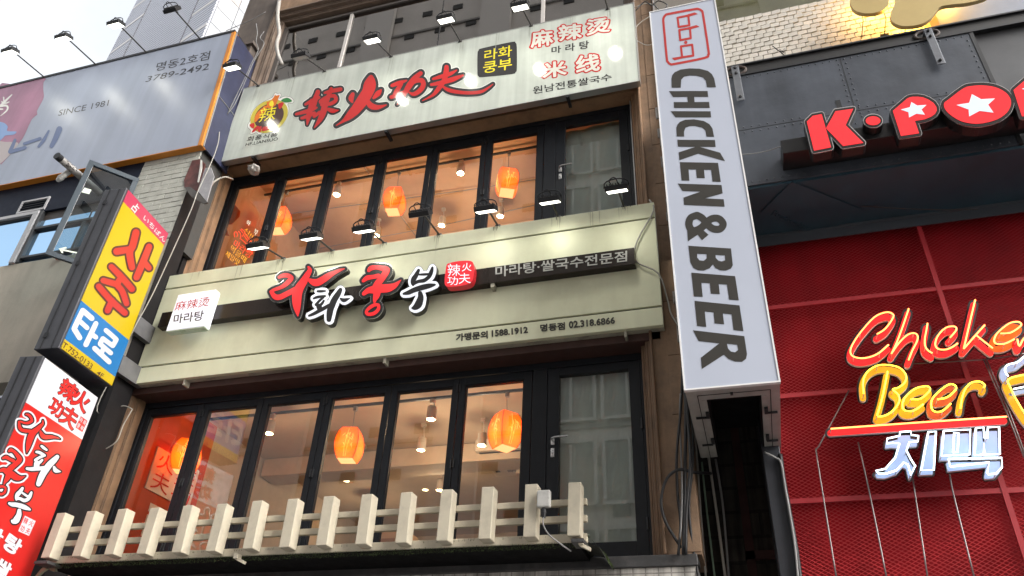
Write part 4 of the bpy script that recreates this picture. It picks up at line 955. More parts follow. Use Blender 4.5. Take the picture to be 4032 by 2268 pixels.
cap([(172,625),(170,560),(176,535),(192,515),(235,495),(300,487),(370,489),(430,505),(458,528),(475,560),(487,622),(423,622),(415,575),(395,552),(350,540),(300,538),(260,546),(240,568),(236,625)])
cap([(152,649),(427,648),(432,690),(332,690),(335,727),(438,726),(443,769),(188,769),(186,727),(286,727),(283,690),(182,692)])
cap([(165,792),(449,793),(453,836),(198,836)])
cap([(208,972),(205,910),(212,888),(230,868),(270,853),(330,850),(400,862),(440,884),(462,915),(474,975),(420,974),(412,930),(390,910),(340,898),(300,899),(270,910),(259,940),(261,973)])
cap([(212,996),(480,997),(485,1047),(370,1046),(517,1088),(552,1148),(361,1095),(227,1142),(222,1085),(340,1047),(217,1045)])
cap([(230,1155),(502,1160),(522,1297),(463,1294),(453,1211),(402,1210),(408,1270),(350,1268),(345,1209),(292,1208),(298,1288),(242,1286)])
cap([(215,1308),(527,1318),(535,1378),(410,1413),(542,1420),(549,1473),(260,1460),(256,1408),(375,1366),(248,1361)])
amp = [(232,125,52),(185,145,52),(172,195,54),(200,238,54),(255,222,54),(300,180,54),(340,150,52),(390,150,52),(423,188,52),(400,225,52),(345,222,52),(300,182,52),(268,145,52),(232,125,52)]
shape('letter', stroke(FF(*amp)) + [FF((160,235),(215,235),(245,262),(165,316)), FF((215,240),(275,233),(316,268),(268,308))], PB, let_d, bn, lift=0.002)
cap([(168,348),(480,368),(493,490),(480,515),(440,530),(400,528),(365,510),(347,485),(325,512),(280,530),(240,528),(205,510),(183,470)], outs=([(232,407),(300,410),(303,440),(280,458),(250,455),(233,435)], [(367,416),(435,418),(437,455),(410,463),(385,455),(368,435)]), Tr=FF)
cap([(190,545),(510,570),(537,748),(466,742),(450,632),(390,629),(398,703),(332,698),(325,622),(263,619),(273,722),(208,718)], Tr=FF)
cap([(213,751),(542,784),(571,972),(498,965),(484,850),(420,844),(430,923),(360,916),(352,835),(288,829),(299,942),(232,935)], Tr=FF)
cap([(202,966),(577,1009),(597,1140),(590,1175),(560,1197),(510,1195),(460,1175),(428,1145),(267,1249),(259,1167),(393,1062),(243,1045)], outs=([(450,1065),(525,1072),(532,1110),(510,1127),(480,1122),(458,1100)],), Tr=FF)
lg = stroke(EE((112,150,16),(114,128,16),(126,110,16),(150,99,16),(330,66,16),(362,64,16),(384,76,16),(396,110,16),(434,360,16),(432,388,16),(408,412,16),(195,455,16),(164,457,16),(144,440,16),(136,405,16),(112,150,16)), n=3)
def sq(pts, w=15): return stroke(EE(*[(x, y, w) for x, y in pts]), sm=False)
lg += sq([(214,126),(290,110),(298,180),(222,192),(214,126)]) + [EE((285,102),(335,88),(358,100),(290,120))]
lg += sq([(226,214),(302,200),(308,272),(233,286),(226,214)]) + [EE((297,192),(348,178),(370,190),(302,210))]
lg += [EE(*circ(272, 302, 12))] + sq([(238,330),(318,318),(326,396),(246,408),(238,330)]) + [EE((250,415),(248,400),(173,413),(192,430))]
shape('logo', lg, PB, let_r, bn, lift=0.002)

# ================================================================== yellow projecting sign (fortune teller) and red one below
G6 = T(0, 600, 0.62112)
yF = hit(*G6((1080, 535))[0], plane_y(-0.3)); nY = V((cos(R(5.0)), sin(R(5.0)), 0))
PYW = (yF, nY)
ys = thing('yellow_sign', 'yellow projecting sign with red outlined letters and blue band', 'sign', (yF.x, -0.7, 5.4))
fc = [hit(*p, PYW) for p in G6((832, 258), (1080, 532), (690, 1462), (360, 1226))]
# regular rectangle in the plane
du = V((-nY.y, nY.x, 0))                                       # towards the facade
far = (fc[1].dot(du) + fc[2].dot(du))/2; near = (fc[0].dot(du) + fc[3].dot(du))/2; zt_ = (fc[0].z + fc[1].z)/2; zb_ = (fc[2].z + fc[3].z)/2
o_ = yF - du*yF.dot(du); o_.z = 0
def yp(u, z, dn=0.0): p = o_ + du*u - nY*dn; return V((p.x, p.y, z))
ysteel = mat('grey_sign_casing', (0.075, 0.078, 0.09), 0.42, 0.4, var=0.15); yel = mat('yellow_flex', (0.47, 0.335, 0.006), 0.3, emit=0.03, ecol=(1, .75, .02)); pink = mat('pink_flex', (0.40, 0.035, 0.085), 0.3, emit=0.03, ecol=(1, .1, .2)); blue = mat('blue_flex', (0.012, 0.14, 0.37), 0.3, emit=0.03)
def slab(mb, u0, u1, z0, z1, d0, d1):
    c = yp((u0+u1)/2, (z0+z1)/2, (d0+d1)/2); return mb.obox(c, du*(u1-u0)/2, nY*(d1-d0)/2, V((0, 0, (z1-z0)/2)))
slab(MB(), near - 0.03, far + .01, zb_ - .012, zt_ + .012, 0.004, 0.30).build('casing', ysteel, ys, bevel=0.008)
c = MB()
for dd in (0.085, 0.215): slab(c, near - 0.036, near - 0.03, zb_, zt_, dd, dd + 0.012)
for zz in (zb_ + .15, (zb_+zt_)/2, zt_ - .2): slab(c, near - 0.045, near - 0.036, zz - .03, zz + .03, 0.195, 0.235)
c.build('casing_seam', dark_metal, ys)
def zat(p): return hit(*G6(p)[0], PYW).z
zpk = (zat((797, 330)) + zat((1048, 602)))/2; zbl = (zat((515, 932)) + zat((800, 1186)))/2; zyl = (zat((385, 1160)) + zat((697, 1405)))/2
for nm, a, b_, m in (('yellow_band', zbl, zpk, yel), ('pink_band', zpk, zt_, pink), ('blue_band', zyl, zbl, blue), ('yellow_band', zb_, zyl, yel)):
    slab(MB(), near, far, a, b_, -0.004, 0.0035).build(nm, m, ys)
PY2 = (yF + nY*0.004, nY)
ylr = mat('fortune_red', (0.42, 0.022, 0.015), 0.3, emit=0.02); ydk = mat('fortune_dark', (0.07, 0.02, 0.015), 0.4); yw_ = mat('sign_white_print', (0.55, 0.55, 0.56), 0.3, emit=0.02, ecol=(1, 1, 1))
saju = [[(862,508,44),(842,590,44),(822,635,44),(836,728,40)], [(740,628,44),(822,615,40)], [(945,598,40),(905,700,42),(866,792,40)], [(908,690,40),(944,732,36)],
        [(706,725,36),(770,790,40),(836,866,40)], [(655,812,36),(745,838,38)], [(770,790,36),(745,838,38),(775,880,38),(802,958,36)], [(626,850,38),(705,940,40),(792,1018,38)], [(710,940,38),(682,1002,38)]]
for grp in (saju[:4], saju[4:]):
    o1 = shape('letter', [p for s_ in grp for p in stroke(G6(*s_), 7.5)], PY2, ydk, ys, lift=0.002)
    shape('fill', [p for s_ in grp for p in stroke(G6(*s_))], PY2, ylr, o1, lift=0.004)
taro = [[(525,1002,34),(492,1070,34),(470,1118,34),(505,1175,34)], [(525,1002,34),(582,1052,34)], [(497,1062,30),(552,1112,30)], [(608,1085,32),(545,1218,34)], [(578,1150,30),(608,1172,30)]]
shape('letter', [p for s_ in taro for p in stroke(G6(*s_), sm=False)], PY2, yw_, ys, lift=0.002)
ro = [[(672,1128,30),(738,1186,30),(715,1226,30),(652,1180,30),(634,1214,30),(702,1272,30)], [(658,1240,30),(642,1272,30)], [(600,1242,32),(692,1328,32)]]
shape('letter', [p for s_ in ro for p in stroke(G6(*s_), sm=False)], PY2, yw_, ys, lift=0.002)
text('lettering', '占', G6((862,312),(890,345),(856,392),(828,358)), PY2, yw_, ys, bold=0.02, lift=0.002)
text('lettering', 'いちばん', G6((922,395),(1056,548),(1040,574),(904,420)), PY2, yw_, ys, bold=0.01, lift=0.002)
text('lettering', 'T.752-0133', G6((408,1198),(592,1345),(575,1378),(390,1232)), PY2, ydk, ys, bold=0.012, lift=0.002)
text('lettering', '4F', G6((625,1382),(662,1408),(650,1432),(608,1404)), PY2, ydk, ys, bold=0.012, lift=0.002)
b = MB()
for zz in (5.55, 6.1, 7.1): 
    if zz < 7: b.box(yF.x - 0.10, yF.x - 0.03, -0.31, 0.11, zz, zz + 0.22)
b.each('mounting_bracket', mat('galvanised_bracket', (0.16, 0.16, 0.165), 0.5, 0.3, var=.2), ys)

H5 = T(0, 1400, 0.599); H6 = T(0, 1500, 0.5303)
rF = hit(*H5((650, 285))[0], plane_y(-0.36)); nR = V((cos(R(8.0)), sin(R(8.0)), 0)); duR = V((-nR.y, nR.x, 0))
PR = (rF, nR)
rs = thing('red_sign', 'red projecting sign with white outlined lettering below the yellow sign', 'sign', (rF.x, -0.8, 3.4))
q4 = [hit(*p, PR) for p in H5((303, 20), (650, 285), (527, 550), (165, 300))]
f_ = (q4[1].dot(duR) + q4[2].dot(duR))/2; n_ = (q4[0].dot(duR) + q4[3].dot(duR))/2; zt2 = (q4[0].z+q4[1].z)/2; zm = (q4[2].z+q4[3].z)/2; zb2 = 2.75
oR = rF - duR*rF.dot(duR); oR.z = 0
def slabR(mb, u0, u1, z0, z1, d0, d1):
    p = oR + duR*(u0+u1)/2 - nR*(d0+d1)/2; return mb.obox((p.x, p.y, (z0+z1)/2), duR*(u1-u0)/2, nR*(d1-d0)/2, V((0, 0, (z1-z0)/2)))
slabR(MB(), n_ - .03, f_ + .01, zb2 - .01, zt2 + .012, 0.004, 0.27).build('casing', ysteel, rs, bevel=0.008)
c = MB()
for dd in (0.075, 0.185): slabR(c, n_ - 0.036, n_ - 0.03, zb2, zt2, dd, dd + 0.012)
c.build('casing_seam', dark_metal, rs)
rlit = mat('red_flex', (0.45, 0.014, 0.013), 0.3, emit=0.12, ecol=(1.0, 0.03, 0.025)); wlit = mat('white_flex', (0.55, 0.55, 0.60), 0.3, emit=0.14, ecol=(.88, .88, 1.0))
slabR(MB(), n_, f_, zm, zt2, -0.004, 0.0035).build('white_band', wlit, rs); slabR(MB(), n_, f_, zb2, zm, -0.004, 0.0035).build('red_band', rlit, rs)
PR2 = (rF + nR*0.004, nR)
flat_red = mat('flat_red_print', (0.52, 0.018, 0.016), 0.3, emit=0.06, ecol=(1, .03, .03))
def uvq(u0, v0, u1, v1):
    TL, TR, BR, BL = H5((303, 20), (650, 285), (527, 550), (165, 300))
    def p(u, v): return tuple((TL[i]*(1-u) + TR[i]*u)*(1-v) + (BL[i]*(1-u) + BR[i]*u)*v for i in (0, 1))
    return [p(u0, v0), p(u1, v0), p(u1, v1), p(u0, v1)]
for ch, a in (('辣', (.38, .06, .66, .46)), ('火', (.62, .06, .90, .48)), ('功', (.36, .54, .58, .90)), ('夫', (.58, .52, .84, .95))):
    o1 = text('letter', ch, uvq(a[0]-.012, a[1]-.012, a[2]+.012, a[3]+.012), PR2, pr_black, rs, bold=0.05, lift=0.0015)
    text('fill', ch, uvq(*a), PR2, flat_red, o1, bold=0.028, lift=0.003)
def seal_at(u0, v0, u1, v1, chs, m1, m2, quadf):
    q_ = quadf(u0, v0, u1, v1); o1 = shape('seal', [smooth(q_, True, 3) if False else q_], PR2, m1, rs, lift=0.0015)
    cx = [(0, 0), (.5, 0), (0, .5), (.5, .5)]
    for ch, (a, b_) in zip(chs, cx):
        w_, h_ = u1-u0, v1-v0
        text('lettering', ch, quadf(u0 + w_*(a + .06), v0 + h_*(b_ + .06), u0 + w_*(a + .44), v0 + h_*(b_ + .44)), PR2, m2, o1, bold=0.015, lift=0.003)
seal_at(.86, .56, .985, .84, '라화쿵부', flat_red, wlit, uvq)
def affine(src, dst):
    A = Matrix(((src[0][0], src[0][1], 1), (src[1][0], src[1][1], 1), (src[2][0], src[2][1], 1))).inverted()
    cx = A @ V([d[0] for d in dst]); cy = A @ V([d[1] for d in dst]); k = math.sqrt(abs(cx[0]*cy[1] - cx[1]*cy[0]))
    return lambda *pts: [(cx[0]*p[0] + cx[1]*p[1] + cx[2], cy[0]*p[0] + cy[1]*p[1] + cy[2]) + tuple(w*k for w in p[2:]) for p in pts]
for (nm, _t, _g, red, strokes), src, dst in zip(LET, (((935,140),(712,1215),(1705,205)), ((1610,640),(1370,1290),(950,1195)), ((310,300),(945,510),(385,1230)), ((1290,300),(1000,780),(1610,605))),
        (((320,285),(197,540),(448,432)), ((425,560),(285,768),(200,650)), ((70,512),(190,705),(-5,858)), ((168,790),(68,908),(222,955)))):
    af = affine(src, H6(*dst)); S = [af(*s_) for s_ in strokes]
    o1 = shape('letter', [p for s_ in S for p in stroke(s_, 11.0 if red else 6.0)], PR2, wlit if red else pr_black, rs, lift=0.0015)
    if red: shape('outline', [p for s_ in S for p in stroke(s_, 4.5)], PR2, pr_black, o1, lift=0.003)
    shape('fill', [p for s_ in S for p in stroke(s_, -1.0 if red else 0.5)], PR2, flat_red if red else wlit, o1, lift=0.0045)
def uv6(u0, v0, u1, v1):
    TL, TR, BR, BL = H6((185, 1000), (265, 1040), (215, 1150), (135, 1115))
    def p(u, v): return tuple((TL[i]*(1-u) + TR[i]*u)*(1-v) + (BL[i]*(1-u) + BR[i]*u)*v for i in (0, 1))
    return [p(u0, v0), p(u1, v0), p(u1, v1), p(u0, v1)]
seal_at(0, 0, 1, 1, '辣火功夫', wlit, flat_red, uv6)
for body, qd in (('탕', [(75,1120),(180,1195),(120,1310),(5,1235)]), ('쌀', [(-2,1300),(100,1370),(50,1480),(-70,1405)]), ('라', [(-60,1050),(40,1120),(5,1215),(-110,1150)])):
    o1 = text('letter', body, H6(*qd), PR2, pr_black, rs, bold=0.075, lift=0.0015); text('fill', body, H6(*qd), PR2, wlit, o1, bold=0.045, lift=0.003)
# ================================================================== right-hand building: red mesh front, black canopy, white stone above
rb = thing('red_mesh_building', 'building with a red expanded metal front under a black riveted canopy', 'building', (2.5, 0.3, 0))
red_wall = mat('red_back_wall', (0.33, 0.010, 0.018), 0.6, spec=0.2, var=0.35, vscale=1.6, streak=0.3, sscale=(4, 4, .4))
red_bar = mat('red_painted_bar', (0.32, 0.016, 0.024), 0.45, var=0.15)
red_mesh = mat('red_expanded_metal', (0.48, 0.032, 0.036), 0.4, var=0.35, vscale=4)
ZS = 6.40
MB().box(0.33, 9, 0.10, 2.0, 0, ZS + .1).build('wall', red_wall, rb)
fr = MB()
for z in (5.597, 4.683, 3.752, 2.85): fr.box(0.34, 8, -0.03, 0.0, z - .02, z + .02)
for x in (1.885, 3.43, 4.97): fr.box(x - .02, x + .02, -0.034, -0.004, 1.5, ZS - 0.02)
fr.box(0.34, 8, -0.03, 0.0, ZS - 0.012, ZS + .02)
fr.build('grid_bar', red_bar, rb)
# expanded metal: real diamond strands
em_ = MB(); px_, pz_ = 0.052, 0.0155
def strand(p, q):
    d = (q - p); L = d.length; d.normalize(); n = V((0, -1, 0)); s_ = d.cross(n)*0.0022
    t1 = V((0, -0.006, -0.0015))
    em_.add([p - s_, q - s_, q + s_ + t1, p + s_ + t1], [(0, 1, 2, 3)])
x0m, x1m, z0m, z1m = 0.33, 4.96, 2.55, ZS
ncol = int((x1m - x0m)/px_); nrow = int((z1m - z0m)/pz_)
for j in range(nrow):
    z = z0m + j*pz_; off = 0 if j % 2 == 0 else px_/2
    for i in range(ncol):
        x = x0m + off + i*px_
        a = V((x, 0.012, z)); l_ = V((x - px_/2, 0.012, z + pz_)); r_ = V((x + px_/2, 0.012, z + pz_))
        strand(a, r_); strand(l_, a)
em_.build('expanded_mesh', red_mesh, rb)
# canopy
YK = -0.80
char = mat('charcoal_sheet', (0.070, 0.080, 0.100), 0.36, 0.25, var=0.30, vscale=2.5, streak=0.25, sscale=(5, 5, .4), bump=0.10, bscale=9)
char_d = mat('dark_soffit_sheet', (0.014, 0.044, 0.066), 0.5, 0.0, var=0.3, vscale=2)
cp = thing('riveted_canopy', 'black riveted sheet metal canopy above the red mesh', 'canopy', (3, -0.4, 6.4))
MB().box(0.10, 2.62, YK, -0.2, 6.46, 7.94).build('panel', char, cp)
MB().box(2.64, 6.0, YK + .05, -0.2, 6.46, 7.94).build('panel', mat('charcoal_sheet_side', (0.075, 0.078, 0.085), 0.4, 0.2, var=0.3, vscale=2), cp)
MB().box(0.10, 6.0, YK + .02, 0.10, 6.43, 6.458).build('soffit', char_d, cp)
MB().box(0.10, 6.0, -0.06, 0.09, 6.404, 6.428).box(0.10, 6.0, -0.05, -0.035, 6.30, 6.404).build('blue_grey_strip', mat('blue_grey_strip', (0.06, 0.07, 0.085), 0.4, 0.2), cp)
MB().box(0.10, 6.0, YK + 0.02, 0.2, 7.945, 8.11).build('top_beam', mat('matt_black_beam', (0.012, 0.012, 0.013), 0.5), cp)
MB().box(0.10, 6.0, YK - 0.012, YK + .02, 7.935, 7.955).box(0.10, 6.0, YK - 0.004, YK + .02, 8.10, 8.118).box(2.605, 2.64, YK - 0.006, YK + .05, 6.46, 7.93).build('trim', dark_metal, cp)
sm = MB(); sm.box(0.10, 2.605, YK - 0.0025, YK, 7.168, 7.174).box(1.446, 1.452, YK - .0025, YK, 7.176, 7.93).box(1.30, 1.345, YK - .003, YK, 7.0, 7.35)
sm.build('sheet_seam', dark_metal, cp)
rv = MB()
def rivet(x, z): rv.lathe((x, YK, z), [(0.009, 0), (0.008, .004), (0.003, .007)], 6, (0, -1, 0))
for k in range(34): rivet(0.36 + k*.066, 7.90)
for k in range(34): rivet(0.36 + k*.066, 6.50)
for k in range(30): rivet(0.36 + k*.075, 7.205)
for k in range(30): rivet(0.36 + k*.075, 7.135)
for zz in [6.56 + k*.075 for k in range(18)]:
    if abs(zz - 7.17) > .05: rivet(1.42, zz); rivet(1.49, zz); rivet(2.57, zz)
rv.build('rivet', char, cp)['kind'] = 'stuff'
for x in (0.452, 2.265):
    b = thing('strap_bracket', 'steel strap bracket hanging from the %s port of the black canopy' % ('left' if x < 1 else 'right'), 'bracket', (x, YK, 8.05), 'steel strap brackets on the canopy')
    MB().obox((x, YK - 0.045, 7.79), (0.036, 0, 0), (0, .006, 0), (0, 0, 0.255)).obox((x, YK - 0.02, 8.03), (0.036, 0, 0), (0, .035, 0), (0, 0, 0.008)).build('strap', mat('grey_strap', (0.16, 0.17, 0.19), 0.4, 0.5, var=.2), b, bevel=.003)
    m = MB()
    for zz in (7.58, 7.93, 8.01): m.lathe((x, YK - .051, zz), [(0.016, 0), (0.016, .014), (0.007, .022)], 6, (0, -1, 0))
    m.build('bolt', dark_metal, b)
    ring = [(x + .105*cos(a), YK + 0.012, 8.035 + 0.06*sin(a)) for a in [2*pi*k/24 for k in range(25)]]
    MB().tube(ring, 0.016, 8).build('port_ring', mat('rusty_ring', (0.045, 0.03, 0.025), 0.6), b, smooth=True)
# ghost of a removed sign: raised diamond panel on the soffit, painted over
gs = thing('painted_over_panel', 'painted over rectangular relief panel under the black canopy', 'panel', (0.8, -0.4, 6.42))
PS = (V((0, 0, 6.4285)), V((0, 0, 1)))
Zk = T(2400, 0, 0.69)
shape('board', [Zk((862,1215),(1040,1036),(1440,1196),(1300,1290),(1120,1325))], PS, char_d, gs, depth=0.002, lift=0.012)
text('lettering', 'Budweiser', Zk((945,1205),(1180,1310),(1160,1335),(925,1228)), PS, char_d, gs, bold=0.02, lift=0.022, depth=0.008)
# K-POP letters
YP = -1.14; PKP = plane_y(YP)
kp = thing('channel_letter_sign', 'red channel letters with pale stars on a black bar in front of the canopy', 'sign', (2, -1.0, 6.9))
T2 = T(2750, 0, 0.49767); TJ = T(3250, 300, 0.30357)
b0 = at(*T2((648, 1110))[0], YP + 0.10); b1 = at(*T2((665, 1215))[0], YP + .10)
MB().box(b0.x, 6.0, YP + 0.10, YK - 0.005, b1.z, b0.z).build('bar', mat('black_bar', (0.008, 0.008, 0.009), 0.3), kp, bevel=0.004)
kred = mat('channel_red_face', (0.62, 0.02, 0.025), 0.16, emit=0.62, ecol=(1.0, 0.045, 0.055)); kstar = mat('pale_star_face', (0.55, 0.66, 0.74), 0.2, emit=0.36, ecol=(0.55, 0.80, 1.0))
kblk = mat('channel_black_face', (0.025, 0.02, 0.02), 0.2); kside = mat('channel_black_side', (0.010, 0.010, 0.011), 0.35)
def channel(faces, grow, Tr, stars=(), sm=False):
    k = Tr((0, 0, 1))[0][2]; F = [Tr(*f) for f in faces]
    out = [f for f in F] + [c for f in F for c in edges_grown(f, grow*k)]
    rim = [f for f in F] + [c for f in F for c in edges_grown(f, (grow + 6)*k)]
    o1 = shape('letter', rim, PKP, trim_s, kp, depth=0.008)
    shape('face', out, PKP, kblk, o1, lift=0.003); shape('lit_face', F, PKP, kred, o1, lift=0.006)
    shape('side', rim, plane_y(YP + .0085), kside, o1, depth=0.11)
    for s_ in stars: shape('star', [Tr(*s_)], PKP, kstar, o1, lift=0.010, depth=0.003)
channel([[(858,962),(905,916),(975,903),(1050,1165),(915,1192)], [(1010,1015),(1085,880),(1225,860),(1165,990),(1305,1130),(1145,1155)]], 17, T2)
channel([ell(1382, 955, 58, 35)], 15, T2)
P_ = [(875,450),(1060,290),(1090,275),(1130,267),(1200,266),(1270,276),(1340,305),(1400,345),(1440,400),(1445,445),(1420,490),(1370,525),(1290,558),(1160,580),(1215,740),(980,775)]
st1 = [(1115,335),(1190,380),(1310,372),(1245,432),(1290,497),(1180,485),(1085,533),(1078,465),(980,432),(1095,402)]
channel([P_], 34, TJ, [st1])
O_ = smooth([(1540,350),(1600,300),(1790,158),(1900,127),(2050,120),(2200,142),(2330,205),(2398,290),(2403,380),(2350,475),(2230,558),(2050,608),(1900,613),(1750,578),(1620,500),(1550,420)], True, 3)
st2 = [(1900,232),(2020,298),(2197,288),(2110,368),(2180,470),(2000,448),(1865,520),(1858,430),(1702,372),(1865,345)]
channel([O_], 38, TJ, [st2])
def sh(p): return [(x*1.05 + 1521, y*1.05 - 292) for x, y in p]
channel([sh(P_)], 36, TJ, [sh(st1)])
cable('sign_lead', [at(*T2((330, 1222))[0], -0.82), at(*T2((430, 1215))[0], -0.84), at(*T2((540, 1195))[0], -0.88), at(*T2((648, 1160))[0], -0.95)], 0.005, grey_cable, 'thin lead running from the white banner to the red channel letters')
cable('sagging_cable', [at(*Zk((780, 1085))[0], -0.3), at(*Zk((1000, 1120))[0], -0.3), at(*Zk((1400, 1172))[0], -0.3), at(*Zk((1800, 1195))[0], -0.25), at(*Zk((2100, 1195))[0], -0.2)], 0.006, black_cable, 'thin black cable sagging under the canopy soffit')
# ---- white split-face stone above the canopy
ub = thing('white_stone_building', 'white wedge stone facade above the black canopy', 'building', (2.5, 0.3, 8.2))
stone_w = mat('white_wedge_stone', (0.50, 0.475, 0.43), 0.75, var=0.10, vscale=8, bump=0.2, bscale=70, dirt=(0.40, 0.36, 0.30), dscale=4, damt=0.3)
MB().box(-0.36, 2.75, 0.22, 0.6, 8.0, 10.05).box(-.36, 0.30, .22, .6, 10.05, 13).build('wall', mat('stone_gap', (0.16, 0.145, 0.125), 0.9), ub)
wg = MB(); tw, th = 0.110, 0.079
for j in range(26):
    z = 8.06 + j*th; off = (j % 2)*tw/2 + 0.012*sin(j*1.7)
    for i in range(-2, 28):
        x = 0.05 + off + i*tw
        if x > 2.70: continue
        dj = random.uniform(-.003, .003); yb_ = 0.222; g_ = 0.004
        xa, xb_ = x + g_, x + tw - g_; za_, zb3 = z + g_, z + th - g_
        yl, yr = 0.190 + dj, 0.183 + dj + random.uniform(-.005, .005)      # each stone leans: thick right edge, thick bottom
        wg.add([(xa, yl, za_), (xb_, yr, za_), (xb_, yr + .004, zb3), (xa, yl + .004, zb3), (xa, yb_, za_), (xb_, yb_, za_), (xb_, yb_, zb3), (xa, yb_, zb3)],
               [(0, 1, 2, 3), (0, 4, 5, 1), (1, 5, 6, 2), (2, 6, 7, 3), (3, 7, 4, 0)])
wg.build('stone_tile', stone_w, ub)
mw = MB().box(2.75, 6, 0.10, 0.6, 8.0, 12).build('metal_panel', mat('blue_grey_panel', (0.20, 0.225, 0.28), 0.45, 0.2, var=.1), ub)
MB().box(2.66, 2.75, 0.02, 0.2, 8.0, 9.3).build('corner_post', mat('tan_post', (0.45, 0.33, 0.18), 0.6), ub)
w = MB().box(0.30, 2.0, 0.30, 0.34, 10.10, 10.16).box(0.30, 0.34, .30, .34, 10.16, 12).build('window', mat('pale_window_frame', (0.5, 0.5, 0.48), 0.5), ub)
MB().quad((0.34, 0.33, 10.16), (2.0, 0.33, 10.16), (2.0, 0.33, 12), (0.34, 0.33, 12)).build('pane', win_glass, w)
MB().box(0.30, 2.4, 2.2, 2.3, 10.0, 12.6).box(0.30, 2.4, 0.5, 2.2, 12.55, 12.6).box(.3, 2.4, .5, 2.2, 10.0, 10.06).build('room', mat('green_room', (0.40, 0.42, 0.30), 0.8, var=.25, vscale=1.5), ub)
gl_ = thing('globe_lamp', 'glowing round globe lamp at the window sill above the white stones', 'lamp', (0.565, 0.44, 10.22))
gm_ = MB(); n_ = 12
gm_.lathe((0.565, 0.46, 10.22), [(0.002 + 0.10*sin(pi*k/n_), -0.10*cos(pi*k/n_)) for k in range(n_+1)], 20)
gm_.build('globe', mat('globe_glow', (1, .8, .45), 0.5, emit=1.0, ecol=(1.0, 0.62, 0.20)), gl_, smooth=True)
MB().lathe((0.565, 0.46, 10.09), [(0.04, 0), (0.03, 0.035)], 12).build('base', dark_metal, gl_)
light('bulb', 'POINT', (0.565, 0.46, 10.45), 6, (1, .7, .35), 0.08, gl_)
# golden cloud letters with hidden lamps
cl = thing('gold_cloud_sign', 'golden cloud shaped sign glowing warmly from behind', 'sign', (2.4, -0.2, 9.6))
gold = mat('gold_sheet', (0.40, 0.30, 0.12), 0.42, 0.25, var=.06); PG = plane_y(-0.16)
b1 = smooth(T2((1200,0),(1205,30),(1225,70),(1270,95),(1340,105),(1420,95),(1480,65),(1504,30),(1500,-40),(1460,-110),(1350,-140),(1250,-110),(1205,-50)), True)
b2 = smooth(T2((1560,-20),(1550,40),(1525,90),(1518,130),(1535,170),(1590,200),(1660,205),(1760,190),(1830,150),(1880,90),(1920,50),(2000,35),(2100,25),(2200,5),(2300,-40),(2300,-160),(1900,-220),(1600,-150)), True)
for bb in (b1, b2): shape('cloud', [bb], PG, gold, cl, depth=0.05)
for nm_, c_, s_ in (('lamp', (2.13, .02, 9.72), 14), ('lamp', (2.62, .02, 9.45), 26), ('lamp', (2.45, .02, 9.3), 14), ('lamp', (3.0, -.02, 9.62), 16)):
    light(nm_, 'POINT', c_, s_*1.1, (1.0, 0.55, 0.08), 0.06, cl)
p_ = MB()
for x, z0_, z1_ in ((1.985, 9.28, 9.55), (2.215, 9.22, 9.5), (2.40, 9.1, 9.35)): p_.tube([(x, -0.10, z1_), (x, -0.08, z0_), (x, 0.18, z0_ - .01)], 0.005, 5)
p_.box(2.17, 2.26, 0.12, 0.165, 9.195, 9.215).build('support_wire', dark_metal, cl)
tw_ = MB()
c_ = at(*T2((590, 365))[0], 0.05)
tw_.tube([at(*T2((690, 445))[0], 0.1), at(*T2((640, 405))[0], 0.02), at(*T2((585, 362))[0], -0.05)], 0.006, 5)
for k in range(5): tw_.tube([at(*T2((655, 415))[0], 0.04), at(655 and 2750 + (655 + random.uniform(-30, 40))*.49767, (385 + random.uniform(-20, 30))*.49767, 0.0), at(2750 + (670 + random.uniform(-20, 30))*.49767, (430 + random.uniform(-30, 10))*.49767, 0.05)], 0.0025, 4)
tag(tw_.build('cut_cable', black_cable, None, loc=at(*T2((690, 445))[0], 0.1)), 'stub of cut black cable tied with wire against the white stones', 'cable')
# ---- neon sign
YT = -0.34; PT = plane_y(YT); YBK = YT + 0.085
I = T(3100, 1150, 0.55213)
ne = thing('neon_sign', 'large red, yellow and white neon lettering hung in front of the red mesh', 'neon sign', (1.7, -0.3, 4.6))
n_red = mat('neon_red', (1, .15, .05), 0.4, emit=11.0, ecol=(1.0, 0.15, 0.035)); n_yel = mat('neon_yellow', (1, .8, .05), 0.4, emit=6.0, ecol=(1.0, 0.58, 0.03)); n_whi = mat('neon_white', (1, 1, 1), 0.4, emit=5.0, ecol=(0.62, 0.86, 1.0))
f_red = mat('neon_tray_red', (0.68, 0.02, 0.025), 0.2, emit=0.16, ecol=(1, .03, .03)); f_yel = mat('neon_tray_yellow', (0.62, 0.33, 0.01), 0.2, emit=0.08, ecol=(1, .5, .02)); f_whi = mat('neon_tray_white', (0.30, 0.38, 0.60), 0.25, emit=0.04, ecol=(.6, .75, 1)); f_ora = mat('neon_tray_orange', (0.62, 0.12, 0.01), 0.2, emit=0.14, ecol=(1, .2, .02)); f_dor = mat('neon_tray_dark_orange', (0.40, 0.07, 0.02), 0.25, emit=0.04, ecol=(1, .2, .02))
tray_side = mat('tray_side_pale', (0.62, 0.58, 0.58), 0.4); back_blk = mat('neon_back_black', (0.015, 0.013, 0.014), 0.5)
Tb = lambda pts, w: [(x, y, w) for x, y in pts]
dv = (at(3500, 1500, YBK) - at(3500, 1500, YT))
def proj(p):
    c = RWI.transposed() @ (p - CAM); return (2016 + FPX*c.x/-c.z, 1134 - FPX*c.y/-c.z)
def shifted(pts, Y, z=0.0):
    """photograph points of tubes, pushed straight back to the plane Y"""
    out = []
    for q in pts:
        p = at(q[0], q[1], YT); out.append(proj(V((p.x, Y, p.z + z))) + tuple(q[2:]))
    return out
